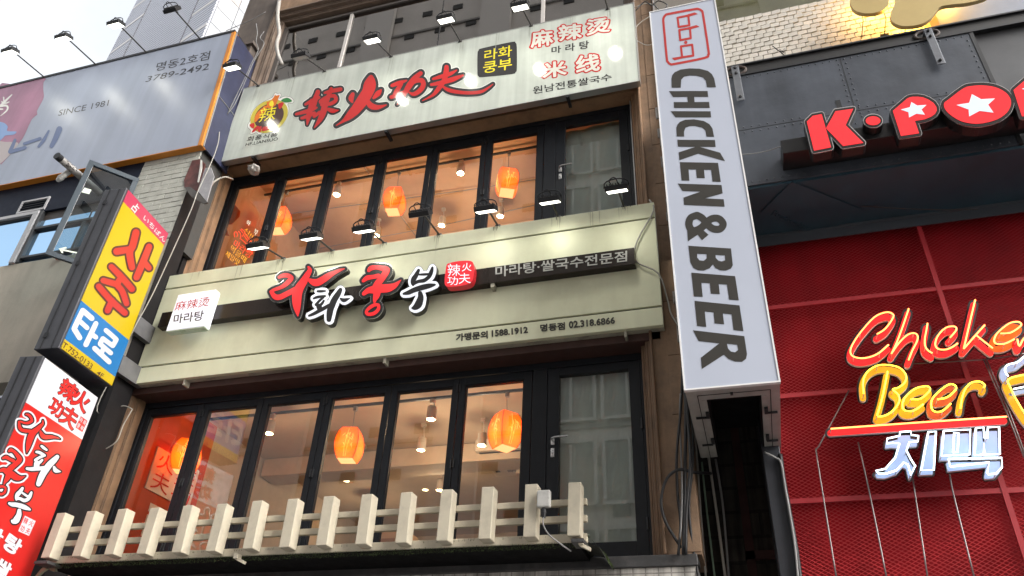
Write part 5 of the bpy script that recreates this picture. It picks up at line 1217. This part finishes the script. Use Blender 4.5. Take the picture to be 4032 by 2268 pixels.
def neon(paths, m, tray, w=44, polys=None, r=0.0062, sm=True, join=True):
    tr = [I(*p) for p in paths]
    bs = [shifted([(x, y, w*0.55213) for x, y in p], YBK) for p in tr]
    ins = [c for b_ in bs for c in stroke(b_, 0, sm)]; gr_ = [c for b_ in bs for c in stroke(b_, 9, sm)]
    if polys:
        pp = [shifted(I(*p), YBK) for p in polys]; ins = pp + [c for p in pp for c in edges_grown(p, 2.5)]; gr_ = pp + [c for p in pp for c in edges_grown(p, 11)]
    L_ = shape('letter', ins, plane_y(YBK), tray, ne, depth=0.03, mside=tray_side)
    shape('backing', gr_, plane_y(YBK + 0.05), back_blk, L_, depth=0.012)
    t_ = tube_px('tube', tr, PT, r, m, L_, sm=sm)
    s_ = MB()
    for p in tr:
        for k in range(0, len(p), 3):
            a = at(p[k][0], p[k][1], YT); s_.tube([a, a + V((0, YBK - YT, 0))], 0.004, 5)
    s_.each('tube_support', mat('glass_support', (0.5, 0.4, 0.38), 0.2), L_)
    return L_
neon([[(640,300),(700,260),(755,180),(745,152),(700,145),(620,180),(520,290),(462,380),(450,430),(472,460),(530,472),(600,460),(660,430),(722,375)]], n_red, f_red)
neon([[(866,118),(825,240),(780,360),(742,440)], [(742,440),(790,370),(850,310),(900,292),(928,310),(925,350),(890,420),(865,485)]], n_red, f_red)
neon([[(1000,222),(992,270),(980,340),(985,390),(1008,420),(1035,435)]], n_red, f_red)
neon([[(1160,325),(1205,270),(1190,245),(1130,255),(1075,310),(1055,370),(1075,405),(1130,410),(1180,390),(1215,365)]], n_red, f_red)
neon([[(1340,55),(1310,180),(1280,310),(1258,405)], [(1258,405),(1345,305),(1408,235)], [(1345,305),(1400,350),(1465,400)]], n_red, f_red)
neon([[(1520,295),(1590,290),(1655,250),(1668,226),(1640,212),(1580,225),(1500,290),(1475,340),(1490,368),(1550,368),(1620,335)]], n_red, f_ora)
neon([[(1640,335),(1655,385),(1688,330),(1760,290),(1790,310),(1775,400)]], n_red, f_red)
neon([[(545,725),(540,640),(570,570),(640,525),(720,520),(800,540),(845,590),(840,640),(795,680),(752,695),(790,730),(797,780),(760,840),(700,880),(645,888)], [(640,880),(680,740),(715,565)]], n_yel, f_yel, 46)
neon([[(880,765),(950,760),(1010,710),(1015,682),(985,672),(910,690),(840,750),(820,810),(840,845),(900,845),(970,800)]], n_yel, f_yel, 46)
neon([[(1070,765),(1140,750),(1200,697),(1195,665),(1150,660),(1080,710),(1030,770),(1030,830),(1060,855),(1110,845),(1165,795)]], n_yel, f_dor, 46)
neon([[(1235,830),(1245,760),(1270,690),(1310,648),(1370,638),(1408,662),(1400,682)]], n_yel, f_yel, 46)
neon([[(310,975),(940,930),(1565,888)]], n_red, f_red, 44, sm=False)
chi = [(805,998),(880,993),(885,1020),(935,1025),(930,1065),(870,1070),(850,1130),(880,1190),(912,1240),(880,1305),(860,1230),(830,1215),(780,1270),(700,1297),(650,1295),(632,1275),(700,1260),(770,1180),(800,1080),(750,1075),(710,1080),(712,1045),(800,1025),(805,998)]
neon([chi, [(1005,998),(1060,993),(1045,1268),(955,1272),(1005,998)]], n_whi, f_whi, polys=[chi[:-1], [(1005,998),(1060,993),(1045,1268),(955,1272)]], sm=False)
mk = [(1115,990),(1305,980),(1300,1158),(1100,1168),(1115,990)]; hk = [(1345,970),(1400,965),(1405,1040),(1428,1040),(1430,965),(1510,962),(1516,1155),(1408,1158),(1404,1080),(1400,1158),(1335,1160),(1345,970)]
gk = [(1150,1190),(1530,1182),(1530,1250),(1490,1295),(1432,1300),(1425,1288),(1440,1215),(1162,1245),(1150,1190)]
neon([mk, [(1190,1142),(1215,1140),(1222,1005),(1190,1005),(1182,1145)], hk, gk], n_whi, f_whi, polys=[mk[:-1], hk[:-1], gk[:-1]], sm=False)
mug = thing('neon_beer_mug', 'neon beer mug with white foam cut by the right edge', 'neon sign', (2.6, -0.3, 4.7))
ne_keep = ne; ne = mug
neon([[(1575,600),(1552,560),(1570,520),(1640,500),(1690,460),(1760,430),(1850,440),(1930,420),(1990,450),(2010,510),(1985,550)]], n_whi, f_whi, 46)
neon([[(1985,556),(1830,570),(1688,590),(1578,622),(1590,680),(1640,780),(1720,900),(1800,960),(1900,955),(1960,900),(1990,720),(1985,560)], [(1990,640),(2080,620),(2110,700),(2080,800),(1985,830)]], n_yel, f_yel, 46)
neon([[(1612,692),(1700,675),(1780,670)]], n_whi, f_whi, 30)
ne = ne_keep
wire_m = mat('steel_wire', (0.24, 0.22, 0.22), 0.35, 0.8)
for k, (pts, lab) in enumerate(([((440,700),(225,1100),(205,1130),(255,1449),(360,2100)), 'leftmost steel hanging wire on the red mesh'], [((505,1070),(590,1449),(720,2100)), 'second steel wire running down the red mesh'], [((900,1340),(905,1400),(1010,2100)), 'third steel wire, below the first white neon letter'],
        [((1160,1260),(1175,1400),(1350,2100)), 'fourth steel wire, below the second white neon letter'], [((720,520),(1400,482),(1688,438)), 'straight steel wire under the red neon word'], [((1400,482),(1560,850),(1688,1180)), 'inner of two steel wires beside the neon mug'], [((1418,480),(1580,850),(1700,1170)), 'outer of two steel wires beside the neon mug'])):
    cable('steel_wire', [at(*I(p)[0], -0.10) for p in pts], 0.006, wire_m, lab, 'wire', 'steel wires of the neon sign', n=3)
# alley between the buildings
al = thing('alley_wall', 'dirty block wall deep in the gap between the two buildings', 'wall', (-0.05, 1.2, 0))
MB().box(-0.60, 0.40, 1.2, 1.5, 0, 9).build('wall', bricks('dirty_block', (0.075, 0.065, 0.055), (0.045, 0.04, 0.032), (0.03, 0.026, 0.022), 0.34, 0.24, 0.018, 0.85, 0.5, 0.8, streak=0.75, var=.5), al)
MB().box(-0.06, 0.02, 1.16, 1.197, 0, 5.2).box(-.06, .30, 1.16, 1.197, 3.62, 3.70).build('rusty_strut', mat('rusty_steel', (0.06, 0.02, 0.018), 0.7, var=.4), al)
co = tag(MB().box(0.185, 0.328, -0.06, 0.6, 0, 6.40).build('steel_column', mat('dark_blue_steel', (0.035, 0.038, 0.046), 0.45, 0.3, var=.2), None, loc=(0.25, 0, 0), bevel=.006), 'dark grey steel column at the left edge of the red mesh', 'column')
CBL = T(2500, 1400, 0.5988)
blab = ['thickest black cable hugging the brown pier', 'black cable beside the brown pier, bowing outward', 'thin black cable at the front of the bundle', 'black cable crossing the others low down', 'grey cable at the outer side of the bundle', 'pale cable running straight down in the gap', 'white cable slanting down in the gap', 'greenish cable down the gap', 'grey cable slanting to the bottom of the gap']
bc = [([(312,-200),(318,120),(335,350),(330,700),(325,1000),(320,1310)], .016, black_cable, 0.05), ([(322,-200),(305,300),(275,650),(280,900),(300,1100),(285,1310)], .012, black_cable, 0.05), ([(330,100),(350,450),(365,700),(340,1000),(335,1310)], .014, black_cable, -0.02),
      ([(340,230),(375,430),(380,700),(355,1000),(390,1310),(430,1500)], .013, black_cable, 0.1), ([(300,250),(295,400),(310,900),(290,1310)], .008, grey_cable, 0.06), ([(385,450),(410,700),(430,1000),(470,1500)], .010, white_cable, 0.5), ([(480,640),(540,1050),(600,1500)], .013, white_cable, 0.5),
      ([(440,700),(470,1000),(530,1500)], .009, mat('green_cable', (.2, .3, .22), .5), 0.55), ([(530,680),(580,1000),(620,1500)], .011, grey_cable, 0.55)]
for (p, r_, m_, Y_), lab in zip(bc, blab): cable('hanging_cable', [at(*CBL(q_)[0], Y_ + .03*sin(i*2.1)) for i, q_ in enumerate(p)], r_, m_, lab, 'cable', 'cables hanging beside the banner')
cable('cable_loop', [at(*CBL(q_)[0], Y_) for q_, Y_ in (((500,775),.35), ((390,768),.1), ((290,750),0.03), ((210,810),0.0), ((172,950),0.02), ((200,1090),.03), ((280,1225),.06), ((305,1262),.08))], 0.014, black_cable, 'thick black cable bulging out in a wide loop over the brown pier')
cable('dark_conduit', [at(*CBL(q_)[0], -0.08) for q_ in ((955,650),(975,800),(1010,1000),(1055,1250),(1090,1500))], 0.020, black_cable, 'thick dark cables tied along the left edge of the red mesh')
cable('dark_conduit', [at(*CBL(q_)[0], -0.10) for q_ in ((850,635),(920,670),(960,705),(985,850),(1045,1200),(1075,1500))], 0.009, grey_cable, 'thin cable leaving the banner underside to the red mesh edge')
# ================================================================== left-hand building
lf = thing('grey_sign_building', 'weathered building on the left with a concrete parapet and painted brick pier', 'building', (-9.5, 0.2, 0))
YW = -0.2
conc = mat('beige_concrete', (0.47, 0.43, 0.36), 0.8, var=0.14, vscale=1.6, bump=0.12, dirt=(0.2, 0.18, 0.15), dscale=1.3, damt=0.4, streak=0.12)
navy = mat('navy_panel', (0.008, 0.012, 0.026), 0.5, spec=0.15, var=.2)
MB().box(-16, -6.80, YW, 0.10, 5.66, 7.58).build('parapet', conc, lf)
MB().box(-16, -7.62, YW + .35, .8, 0, 5.655).build('dark_storefront', navy, lf)
MB().box(-16, -7.76, YW, 0.3, 8.53, 9.17).box(-16, -7.76, YW + .01, 0.1, 9.17, 9.3).build('navy_fascia', navy, lf)
paint_brick = mat('painted_brick', (0.46, 0.465, 0.42), 0.75, var=0.12, vscale=7, bump=0.25, bscale=60, dirt=(0.2, 0.2, 0.18), dscale=5, damt=.4)
MB().box(-7.75, -6.79, YW + .02, 0.29, 7.585, 9.26).build('pier_core', mat('brick_gap', (0.05, 0.05, 0.048), 0.9), lf)
bb = MB()
for j in range(18):
    z = 7.60 + j*0.091; x = -7.75 - (0.15 if j % 2 else 0); dz = 0.0
    while x < -6.79:
        xa = max(x + .003, -7.75); xb_ = min(x + .295, -6.79)
        if xb_ - xa > .02: bb.box(xa, xb_, YW + random.uniform(-.004, .003), YW + .03, z + random.uniform(0.002, .008), z + .087)
        x += .30
bb.build('brick', paint_brick, lf)
MB().box(-7.6, -6.87, -0.03, 0.11, 0, 5.655).box(-6.87, -6.80, YW, 0.09, 0, 5.655).box(-6.789, -6.783, YW, 0.095, 5.66, 9.0).build('dark_side', dark_stone, lf)
MB().box(-16, -6.95, 0.16, 0.5, 9.25, 11.95).box(-16, -6.9, 0.12, 0.55, 11.955, 12.02).build('upper_wall', grey_stone, lf)
# sky-blue reflecting windows
blue_gl = bpy.data.materials.new('tinted_mirror_glass'); blue_gl.use_nodes = True
_p = blue_gl.node_tree.nodes['Principled BSDF']; _p.inputs['Base Color'].default_value = (0.36, 0.55, 0.75, 1); _p.inputs['Metallic'].default_value = 1.0; _p.inputs['Roughness'].default_value = 0.03
frame_d = mat('dark_window_bar', (0.03, 0.032, 0.036), 0.4); frame_w = mat('grey_white_frame', (0.42, 0.42, 0.44), 0.4)
w = MB().box(-16, -9.33, YW - .04, YW + .05, 8.47, 8.528).box(-9.42, -9.33, YW - .04, YW + .05, 7.59, 8.47).build('window', frame_w, lf, bevel=.004)
MB().quad((-16, YW + .02, 7.585), (-9.42, YW + .02, 7.585), (-9.42, YW + .02, 8.47), (-16, YW + .02, 8.47)).build('pane', blue_gl, w)
MB().box(-16, -9.42, YW, YW + .03, 8.44, 8.469).box(-9.46, -9.421, YW - .0, YW + .03, 7.59, 8.44).build('gasket', frame_d, w)
w = MB().box(-9.325, -9.27, YW - .02, YW + .05, 7.59, 8.528).box(-9.27, -7.76, YW - .02, YW + .05, 8.17, 8.21).box(-9.27, -7.76, YW - .02, YW + .05, 7.655, 7.69).box(-8.42, -8.37, YW - .015, YW + .05, 7.695, 8.165).build('window', frame_d, lf, bevel=.003)
MB().quad((-9.27, YW + .03, 7.585), (-8.40, YW + .03, 7.585), (-8.40, YW + .03, 8.36), (-9.27, YW + .03, 8.36)).quad((-8.37, YW + .03, 7.585), (-8.05, YW + .03, 7.585), (-8.05, YW + .03, 8.36), (-8.37, YW + .03, 8.36)).build('pane', blue_gl, w)
MB().box(-9.27, -7.76, YW + .04, YW + .06, 8.362, 8.528).box(-8.05, -7.76, YW + .04, YW + .06, 7.585, 8.362).build('dark_panel', mat('dark_brown_panel', (0.05, 0.04, 0.035), 0.5), w)
lv = thing('louvre_vent', 'small pale framed louvre vent in the navy fascia', 'vent', (-9.5, YW, 8.6))
f = MB()
lx0_, lx1_, lz0_, lz1_ = -9.80, -9.28, 8.56, 8.80
f.box(lx0_, lx1_, YW - .02, YW - .001, lz1_ - .03, lz1_).box(lx0_, lx1_, YW - .02, YW - .001, lz0_, lz0_ + .03).box(lx0_, lx0_ + .03, YW - .02, YW - .001, lz0_ + .03, lz1_ - .03).box(lx1_ - .03, lx1_, YW - .02, YW - .001, lz0_ + .03, lz1_ - .03)
f.build('frame', frame_w, lv); s_ = MB()
for k in range(4): s_.obox(((lx0_+lx1_)/2, YW - .008, lz0_ + .05 + k*.045), ((lx1_-lx0_)/2 - .032, 0, 0), (0, .010, .006), (0, 0, .004))
s_.build('slat', dark_metal, lv)
# open casement
G0 = T(0, 600, 0.34501)
ca = thing('open_casement', 'dark framed casement window swung wide open with paper notes on the glass', 'window', (-7.8, -0.3, 7.2))
hz = V((-7.71, -0.21, 0)); od = V((-0.41, -0.49, 0)).normalized(); wl = 0.66; z0c, z1c = 7.17, 8.80; nn = V((od.y, -od.x, 0))
cf = mat('blue_black_frame', (0.03, 0.045, 0.06), 0.35, 0.2)
b = MB()
for (a, c_, za, zb_) in ((0, wl, z1c - .07, z1c), (0, wl, z0c, z0c + .07), (0, .07, z0c + .07, z1c - .07), (wl - .07, wl, z0c + .07, z1c - .07)):
    p = hz + od*(a + c_)/2; b.obox((p.x, p.y, (za + zb_)/2), od*(c_ - a)/2, nn*.022, V((0, 0, (zb_ - za)/2)))
b.build('frame', cf, ca, bevel=.003)
def cpt(u, z, d=0.0): p = hz + od*u + nn*d; return V((p.x, p.y, z))
MB().quad(cpt(.07, z0c + .07), cpt(wl - .07, z0c + .07), cpt(wl - .07, z1c - .07), cpt(.07, z1c - .07)).build('pane', glass('casement_glass', (0.50, 0.60, 0.62), 1.55), ca)
pap = mat('pale_paper', (0.55, 0.62, 0.54), 0.7); PC = (cpt(0, 0, 0), nn)
shape('note', [G0((962,402),(1046,425),(1018,478),(930,455))], PC, pap, ca, lift=0.004)
shape('arrow', [G0((668,1098),(755,1078),(765,1092),(725,1104),(880,1138),(875,1156),(720,1122),(722,1150),(705,1150))], PC, pap, ca, lift=0.004)
# rusty ventilation pipe with torn plastic, lamp
pv = thing('exhaust_pipe', 'perforated grey exhaust pipe poking out under the grey sign with torn plastic', 'pipe', (-8.85, -0.2, 9.0))
pA, pB = V((-8.42, -0.2, 8.80)), V((-8.36, -1.05, 8.72))
pB = hit(*G0((668, 55))[0], (V((-8.36, 0, 0)), V((1, 0, 0)))); pA = hit(*G0((940, 290))[0], (V((-8.36, 0, 0)), V((1, 0, 0)))); dd = (pB - pA).normalized()
MB().tube([pA - dd*0.5, pB], 0.05, 16).build('tube', mat('weathered_tube', (0.30, 0.29, 0.28), 0.5, 0.3, var=.3, dirt=(.1, .08, .07), dscale=9, damt=.7), pv, smooth=True)
MB().tube([pB - dd*.04, pB + dd*.035], 0.053, 16).build('end_cap', dark_metal, pv)
h_ = MB()
sx = dd.orthogonal().normalized(); sy = dd.cross(sx)
for k in range(60):
    a = random.uniform(0, 2*pi); t_ = random.uniform(.08, .30); p = pB - dd*t_ + (sx*cos(a) + sy*sin(a))*0.051; h_.obox(p, dd*.008, (sx*-sin(a) + sy*cos(a))*.005, (sx*cos(a) + sy*sin(a))*.001)
h_.build('perforation', black_cable, pv)
pp = pB - dd*.30
MB().tube(smooth([tuple(pp + V((.0, 0, .06))), tuple(pp + V((-.06, -.02, .02))), tuple(pp + V((-.14, -.03, -.09))), tuple(pp + V((-.22, -.02, -.15)))], False, 5), [.02, .035, .04, .045, .035, .03, .04, .045, .04, .042, .038, .045, .042, .035, .03, .02][:16], 9).build('torn_plastic', mat('milky_plastic', (0.6, 0.6, 0.58), 0.35, bump=1.0, bscale=25), pv, smooth=True)
tag(MB().lathe(tuple(at(*G0((675, 1200))[0], YW - .03)), [(0.004, -0.02), (0.05, -.012), (.05, .012), (.02, .025)], 14, (0, -1, .6)).build('warning_lamp', mat('orange_lens', (0.55, 0.08, 0.02), 0.25), None, loc=tuple(at(*G0((675, 1200))[0], YW - .03)), smooth=True), 'small orange round lamp on top of the concrete parapet', 'lamp')
# ---- big grey sign
YG = -0.30
gsn = thing('grey_sign', 'large grey flex sign with faded pink flag and thin grey lettering', 'sign', (-10, -0.2, 9.2))
gface = mat('faded_grey_flex', (0.34, 0.385, 0.485), 0.36, streak=0.18, sscale=(3.5, 3.5, .22), var=.06, vscale=.8, spec=0.55)
PGs = plane_y(YG)
z1_ = T(0, 0, 0.69)
tr_, br_ = at(*z1_((1320, 195))[0], YG), at(*z1_((1130, 828))[0], YG)
zt3, zb3_ = 11.70, 9.165
vs = [V((-18, YG, zb3_)), V((br_.x, YG, zb3_)), V((tr_.x, YG, zt3)), V((-18, YG, zt3))]
m = MB(); m.add(vs, [(0, 1, 2, 3)]); m.add([v + V((0, .05, 0)) for v in vs], [(3, 2, 1, 0)])
m.build('face', gface, gsn)
oran = mat('orange_trim', (0.62, 0.22, 0.02), 0.45, var=.1)
m = MB()
m.add([V((br_.x, YG - .006, zb3_ - .01)), V((br_.x + .06, YG - .006, zb3_ - .01)), V((tr_.x + .06, YG - .006, zt3 + .01)), V((tr_.x, YG - .006, zt3 + .01)),
       V((br_.x, YG + .1, zb3_ - .01)), V((br_.x + .06, YG + .1, zb3_ - .01)), V((tr_.x + .06, YG + .1, zt3 + .01)), V((tr_.x, YG + .1, zt3 + .01))], [(0, 1, 2, 3), (1, 5, 6, 2), (5, 4, 7, 6), (0, 3, 7, 4), (0, 4, 5, 1), (3, 2, 6, 7)])
m.box(-18, br_.x, YG - .004, YW - .002, zb3_ - .012, zb3_ - .001)
m.build('orange_trim', oran, gsn)
MB().add([V((br_.x + .062, YG + .03, zb3_)), V((tr_.x + .062, YG + .03, zt3)), V((tr_.x + .062, YG + .62, zt3)), V((br_.x + .062, YG + .62, zb3_)), V((br_.x + .03, YG + .03, zb3_)), V((tr_.x + .03, YG + .03, zt3)), V((tr_.x + .03, YG + .62, zt3)), V((br_.x + .03, YG + .62, zb3_))], [(3, 2, 1, 0), (4, 5, 6, 7), (0, 1, 5, 4), (2, 3, 7, 6), (1, 2, 6, 5), (3, 0, 4, 7)]).build('side', mat('dark_blue_side', (0.035, 0.04, 0.085), 0.4, .2, var=.15), gsn)
def sd(y, t): return V((br_.x + (tr_.x - br_.x)*t + .066, y, zb3_ + (zt3 - zb3_)*t))
MB().tube([sd(YG + .03, .42), sd(YG + .60, .42)], .008, 5).tube([sd(YG + .035, 0), sd(YG + .035, 1)], .012, 6).tube([sd(YG + .61, 0.02), sd(YG + .61, 1)], .009, 6).build('side_seam', alu, gsn)
MB().box(-18, tr_.x + .05, YG - .012, YG + .35, zt3 + .001, zt3 + .05).build('top_rail', black_cable, gsn)
LL = T(0, 200, 0.35885)
tgrey = mat('sign_grey_print', (0.025, 0.025, 0.03), 0.35)
text('lettering', '명동2호점', LL((1728,132),(2312,-2),(2292,95),(1702,228)), PGs, tgrey, gsn, bold=0.004, lift=0.002)
text('lettering', '3789-2492', LL((1622,282),(2306,132),(2286,205),(1592,345)), PGs, tgrey, gsn, bold=0.004, lift=0.002)
text('lettering', 'SINCE 1981', LL((655,650),(1200,537),(1185,602),(635,715)), PGs, tgrey, gsn, lift=0.002)
pinkf = mat('faded_pink_print', (0.37, 0.165, 0.26), 0.35, streak=.3, sscale=(3.5, 3.5, .22), var=.2, vscale=1.2); peachf = mat('faded_peach_print', (0.42, 0.37, 0.37), 0.35); bluef = mat('faded_blue_print', (0.20, 0.32, 0.58), 0.35); slate = mat('slate_blue_print', (0.10, 0.14, 0.27), 0.35)
fl = shape('flag_print', [smooth(LL((-60,425),(150,368),(488,295),(478,345),(474,420),(482,500),(460,560),(405,660),(410,700),(350,750),(290,880),(250,960),(180,1050),(100,1150),(-60,1230)), True, 2)], PGs, pinkf, gsn, lift=0.002)
shape('flag_print', [smooth(LL((-60,1010),(60,1000),(200,1010),(150,1085),(90,1160),(0,1240),(-60,1260)), True, 3)], PGs, peachf, fl, lift=0.0035)
shape('flag_print', [smooth(LL((-60,800),(30,785),(85,830),(80,880),(180,885),(150,920),(60,930),(30,960),(-60,1010)), True, 3)], PGs, bluef, fl, lift=0.0045)
shape('character', [c_ for s__ in ([(130,482,10),(70,540,22),(10,600,26)], [(20,560,14),(60,575,16),(100,560,10)], [(40,510,14),(45,580,14)], [(0,610,20),(60,600,22),(85,620,20),(70,660,16),(5,715,6)], [(-10,640,22),(30,640,14)]) for c_ in stroke(LL(*s__))], PGs, pr_white, fl, lift=0.004)
shape('letter', [c_ for s__ in ([(165,980,34),(110,1108,44),(275,1062,36)], [(265,1020,32),(440,962,34)], [(535,878,22),(480,980,36),(425,1050,30)], [(652,858,64),(610,960,58),(565,1045,44)]) for c_ in stroke(LL(*s__), sm=False)], PGs, slate, gsn, lift=0.005)
# ---- box, ducts and cables at the party wall
Q = T(700, 550, 0.3795)
bx = thing('rusty_cabinet', 'open rusty red cabinet with grey door beside the painted bricks', 'cabinet', (-6.7, -0.15, 8.3))
YQ = -0.215
shape('back', [Q((150,215),(235,200),(285,250),(200,530),(70,490),(65,420))], plane_y(YQ), mat('rusty_red_steel', (0.12, 0.035, 0.03), 0.55, var=.6, vscale=8), bx, depth=0.02)
shape('door', [Q((285,290),(345,290),(375,380),(300,640),(205,530))], plane_y(YQ - .02), mat('pale_cabinet_door', (0.33, 0.33, 0.35), 0.5, var=.25, vscale=10), bx, depth=0.015)
shape('lip', [Q((236,205),(249,212),(250,300),(215,440),(203,440),(228,290))], plane_y(YQ - .03), white_plastic, bx, depth=0.01)
shape('bottom', [Q((65,490),(130,490),(200,540),(310,650),(270,665),(140,590))], plane_y(YQ - .03), mat('cabinet_bottom', (0.09, 0.085, 0.08), 0.6, var=.3), bx, depth=0.02)
cable('hanging_cable', [at(*q_, y_) for q_, y_ in ((Q((430,-260))[0], .1), (Q((425,0))[0], -.1), (Q((350,230))[0], -.25), (Q((210,530))[0], -.27), (Q((150,700))[0], -.28), (Q((0,1040))[0], -.3), (Z6((0, 345))[0], -.32), (Z6((-160, 640))[0], -.35), (H5((800, 20))[0], -.2), (H5((640,330))[0], -.2), (H5((700,385))[0], -.1), (H5((830,335))[0], .1))], 0.0065, white_cable, 'long white cord hanging across the gap beside the yellow sign')
cable('conduit', [at(*q_, y_) for q_, y_ in ((Q((345,480))[0], .05), (Q((375,440))[0], .05), (Q((430,405))[0], .1), (Q((500,388))[0], .15), (Q((570,412))[0], .3))], 0.013, white_cable, 'curved pale conduit above the corner of the upper lit windows')
cable('conduit', [at(*q_, .24) for q_ in ((1103,-20), (1093,60), (1100,130), (1090,170), (1095,215), (1110,252))], 0.032, mat('dirty_white_pipe', (.42, .40, .37), .6, var=.2), 'twisted pale pipe bundle down the pier left of the top window')
ZL = T(400, 0, .31056)
for k, (pts, lab) in enumerate((([(1960,300),(1975,420),(1960,520),(1985,640),(1900,800),(1830,960),(1600,1440)], 'thin grey wire dangling by the dark blue sign side'), ([(2060,400),(2010,480),(2060,560),(1940,760),(1860,940),(1700,1300),(1590,1449)], 'second thin wire dangling by the dark blue sign side'), ([(2080,150),(1900,250),(1580,390)], 'overhead wire crossing in front of the far tower'))):
    cable('thin_wire', [at(*ZL(p)[0], 0.0) for p in pts], 0.006, grey_cable, lab, 'wire', 'thin wires between the buildings')
cable('hanging_cable', [at(*H6(p)[0], 0.05) for p in ((735,620),(750,660),(720,720),(690,740),(655,830),(610,880),(525,897),(570,920),(610,945),(570,1020),(515,1110))], 0.008, white_cable, 'loose white cord zigzagging above the left pickets')
cable('hanging_cable', [at(*T(400, 1500, .5301)(p)[0], 0.0) for p in ((0,520),(110,450),(160,330),(220,225),(220,205),(160,185),(80,215),(0,245))], 0.007, white_cable, 'thin white cord looping near the lower left window corner')
ht = thing('terminal_bracket', 'pale cable bracket hanging under the left end of the picket railing', 'bracket', (-6.6, -0.5, 3.3))
shape('plate', [T(0, 2100, .27174)((640,450),(790,470),(800,540),(740,545),(690,500),(600,560),(520,640),(500,630),(580,530),(620,490))], plane_y(-.42), mat('mossy_steel', (.30, .32, .22), .6, var=.3), ht, depth=.03)
# top-of-wall clutter over the banner
cable('tangled_wire', [at(*Z2(p)[0], -.05) for p in ((2420,45),(2500,20),(2560,60),(2440,150),(2430,230),(2500,270),(2560,240))], 0.005, white_cable, 'thin tangled wire at the upper right corner of the calligraphy sign')
cable('tangled_wire', [at(*T(2400, 0, .69)(p)[0], -.1) for p in ((150,60),(200,10),(240,30),(280,5),(330,30),(290,60),(250,20))], 0.008, black_cable, 'knot of black wires on top of the white banner')
# ================================================================== far tower
tw = thing('tower', 'tall pale tower with grey ribbed side and panelled front against the sky', 'building', (-18.5, 16.7, 0))
cx, cy = CAM.x - 0.7715*26, CAM.y + 0.636*26
d1 = V((-0.956, 0.292, 0)); d2 = V((0.20, 0.98, 0)).normalized()
L1, L2, H_ = 9.8, 14.0, 60
def tp(a, b, z): p = V((cx, cy, 0)) + d1*a + d2*b; return V((p.x, p.y, z))
rib = bpy.data.materials.new('ribbed_cladding'); rib.use_nodes = True
_n = rib.node_tree; _p = _n.nodes['Principled BSDF']; _p.inputs['Base Color'].default_value = (0.36, 0.375, 0.43, 1); _p.inputs['Roughness'].default_value = .5
m = MB(); m.add([tp(0, 0, 0), tp(L1, 0, 0), tp(L1, 0, H_), tp(0, 0, H_), tp(0, L2, 0), tp(L1, L2, 0), tp(L1, L2, H_), tp(0, L2, H_)], [(1, 0, 3, 2), (0, 4, 7, 3), (4, 5, 6, 7), (5, 1, 2, 6), (3, 7, 6, 2)])
m.build('core', mat('tower_core', (0.36, 0.37, 0.42), 0.6), tw)
n1 = d1.cross(V((0, 0, 1))); n1 = n1 if n1.dot(V((cx, cy, 0)) - CAM) < 0 else -n1
m = MB()
for k in range(150):
    z = 12 + k*.22
    c_ = tp(L1/2, 0, z) + n1*.02; m.obox(c_, d1*L1/2, n1*.02, V((0, 0, .085)))
m.build('rib_siding', rib, tw)
m = MB()
for a in (1.9, 7.7): m.obox(tp(a, 0, 36) + n1*.045, d1*.03, n1*.012, V((0, 0, 24)))
m.build('joint', mat('tower_joint', (0.09, 0.09, 0.1), .6), tw)
m = MB()
for k in range(17):
    z = 12.5 + k*1.9
    m.obox(tp(.95, 0, z) + n1*.045, d1*.9, n1*.008, V((0, 0, .10))); m.obox(tp(8.75, 0, z + .5) + n1*.045, d1*1.0, n1*.008, V((0, 0, .10)))
m.build('pale_band', mat('tower_pale_band', (0.50, 0.49, 0.49), .6), tw)['kind'] = 'stuff'
n2 = V((d2.y, -d2.x, 0)); pm = [mat('tower_panel_grey', (0.27, 0.28, 0.30), .45), mat('tower_panel_pink', (0.29, 0.26, 0.25), .45), mat('tower_panel_white', (0.31, 0.31, 0.325), .45)]
m = MB()
for j in range(46):
    for i in range(12):
        z = 10 + j*1.1; b_ = .05 + i*1.0
        m.obox(tp(0, b_ + .48, z + .53) + n2*.03, d2*.485, n2*.03, V((0, 0, .535)), random.choice((0, 0, 0, 2, 2, 1)))
m.build('panel', pm, tw)['kind'] = 'stuff'
for j in range(12):
    for i in range(3):
        z = 12 + j*3.3; b_ = 2.2 + i*3.6 + (0.0)
        c_ = tp(0, b_, z) + n2*.075
        w = MB().obox(c_ + V((0, 0, .95)), d2*.6, n2*.03, V((0, 0, .05))).obox(c_ - V((0, 0, .95)), d2*.6, n2*.03, V((0, 0, .05))).obox(c_ - d2*.55, d2*.05, n2*.03, V((0, 0, .9))).obox(c_ + d2*.55, d2*.05, n2*.03, V((0, 0, .9))).build('window', mat('white_window_frame', (.42, .42, .42), .4), tw)
        MB().obox(c_ - n2*.01, d2*.5, n2*.004, V((0, 0, .9))).build('pane', mat('tower_pane', (.22, .25, .29), .08, .5), w)
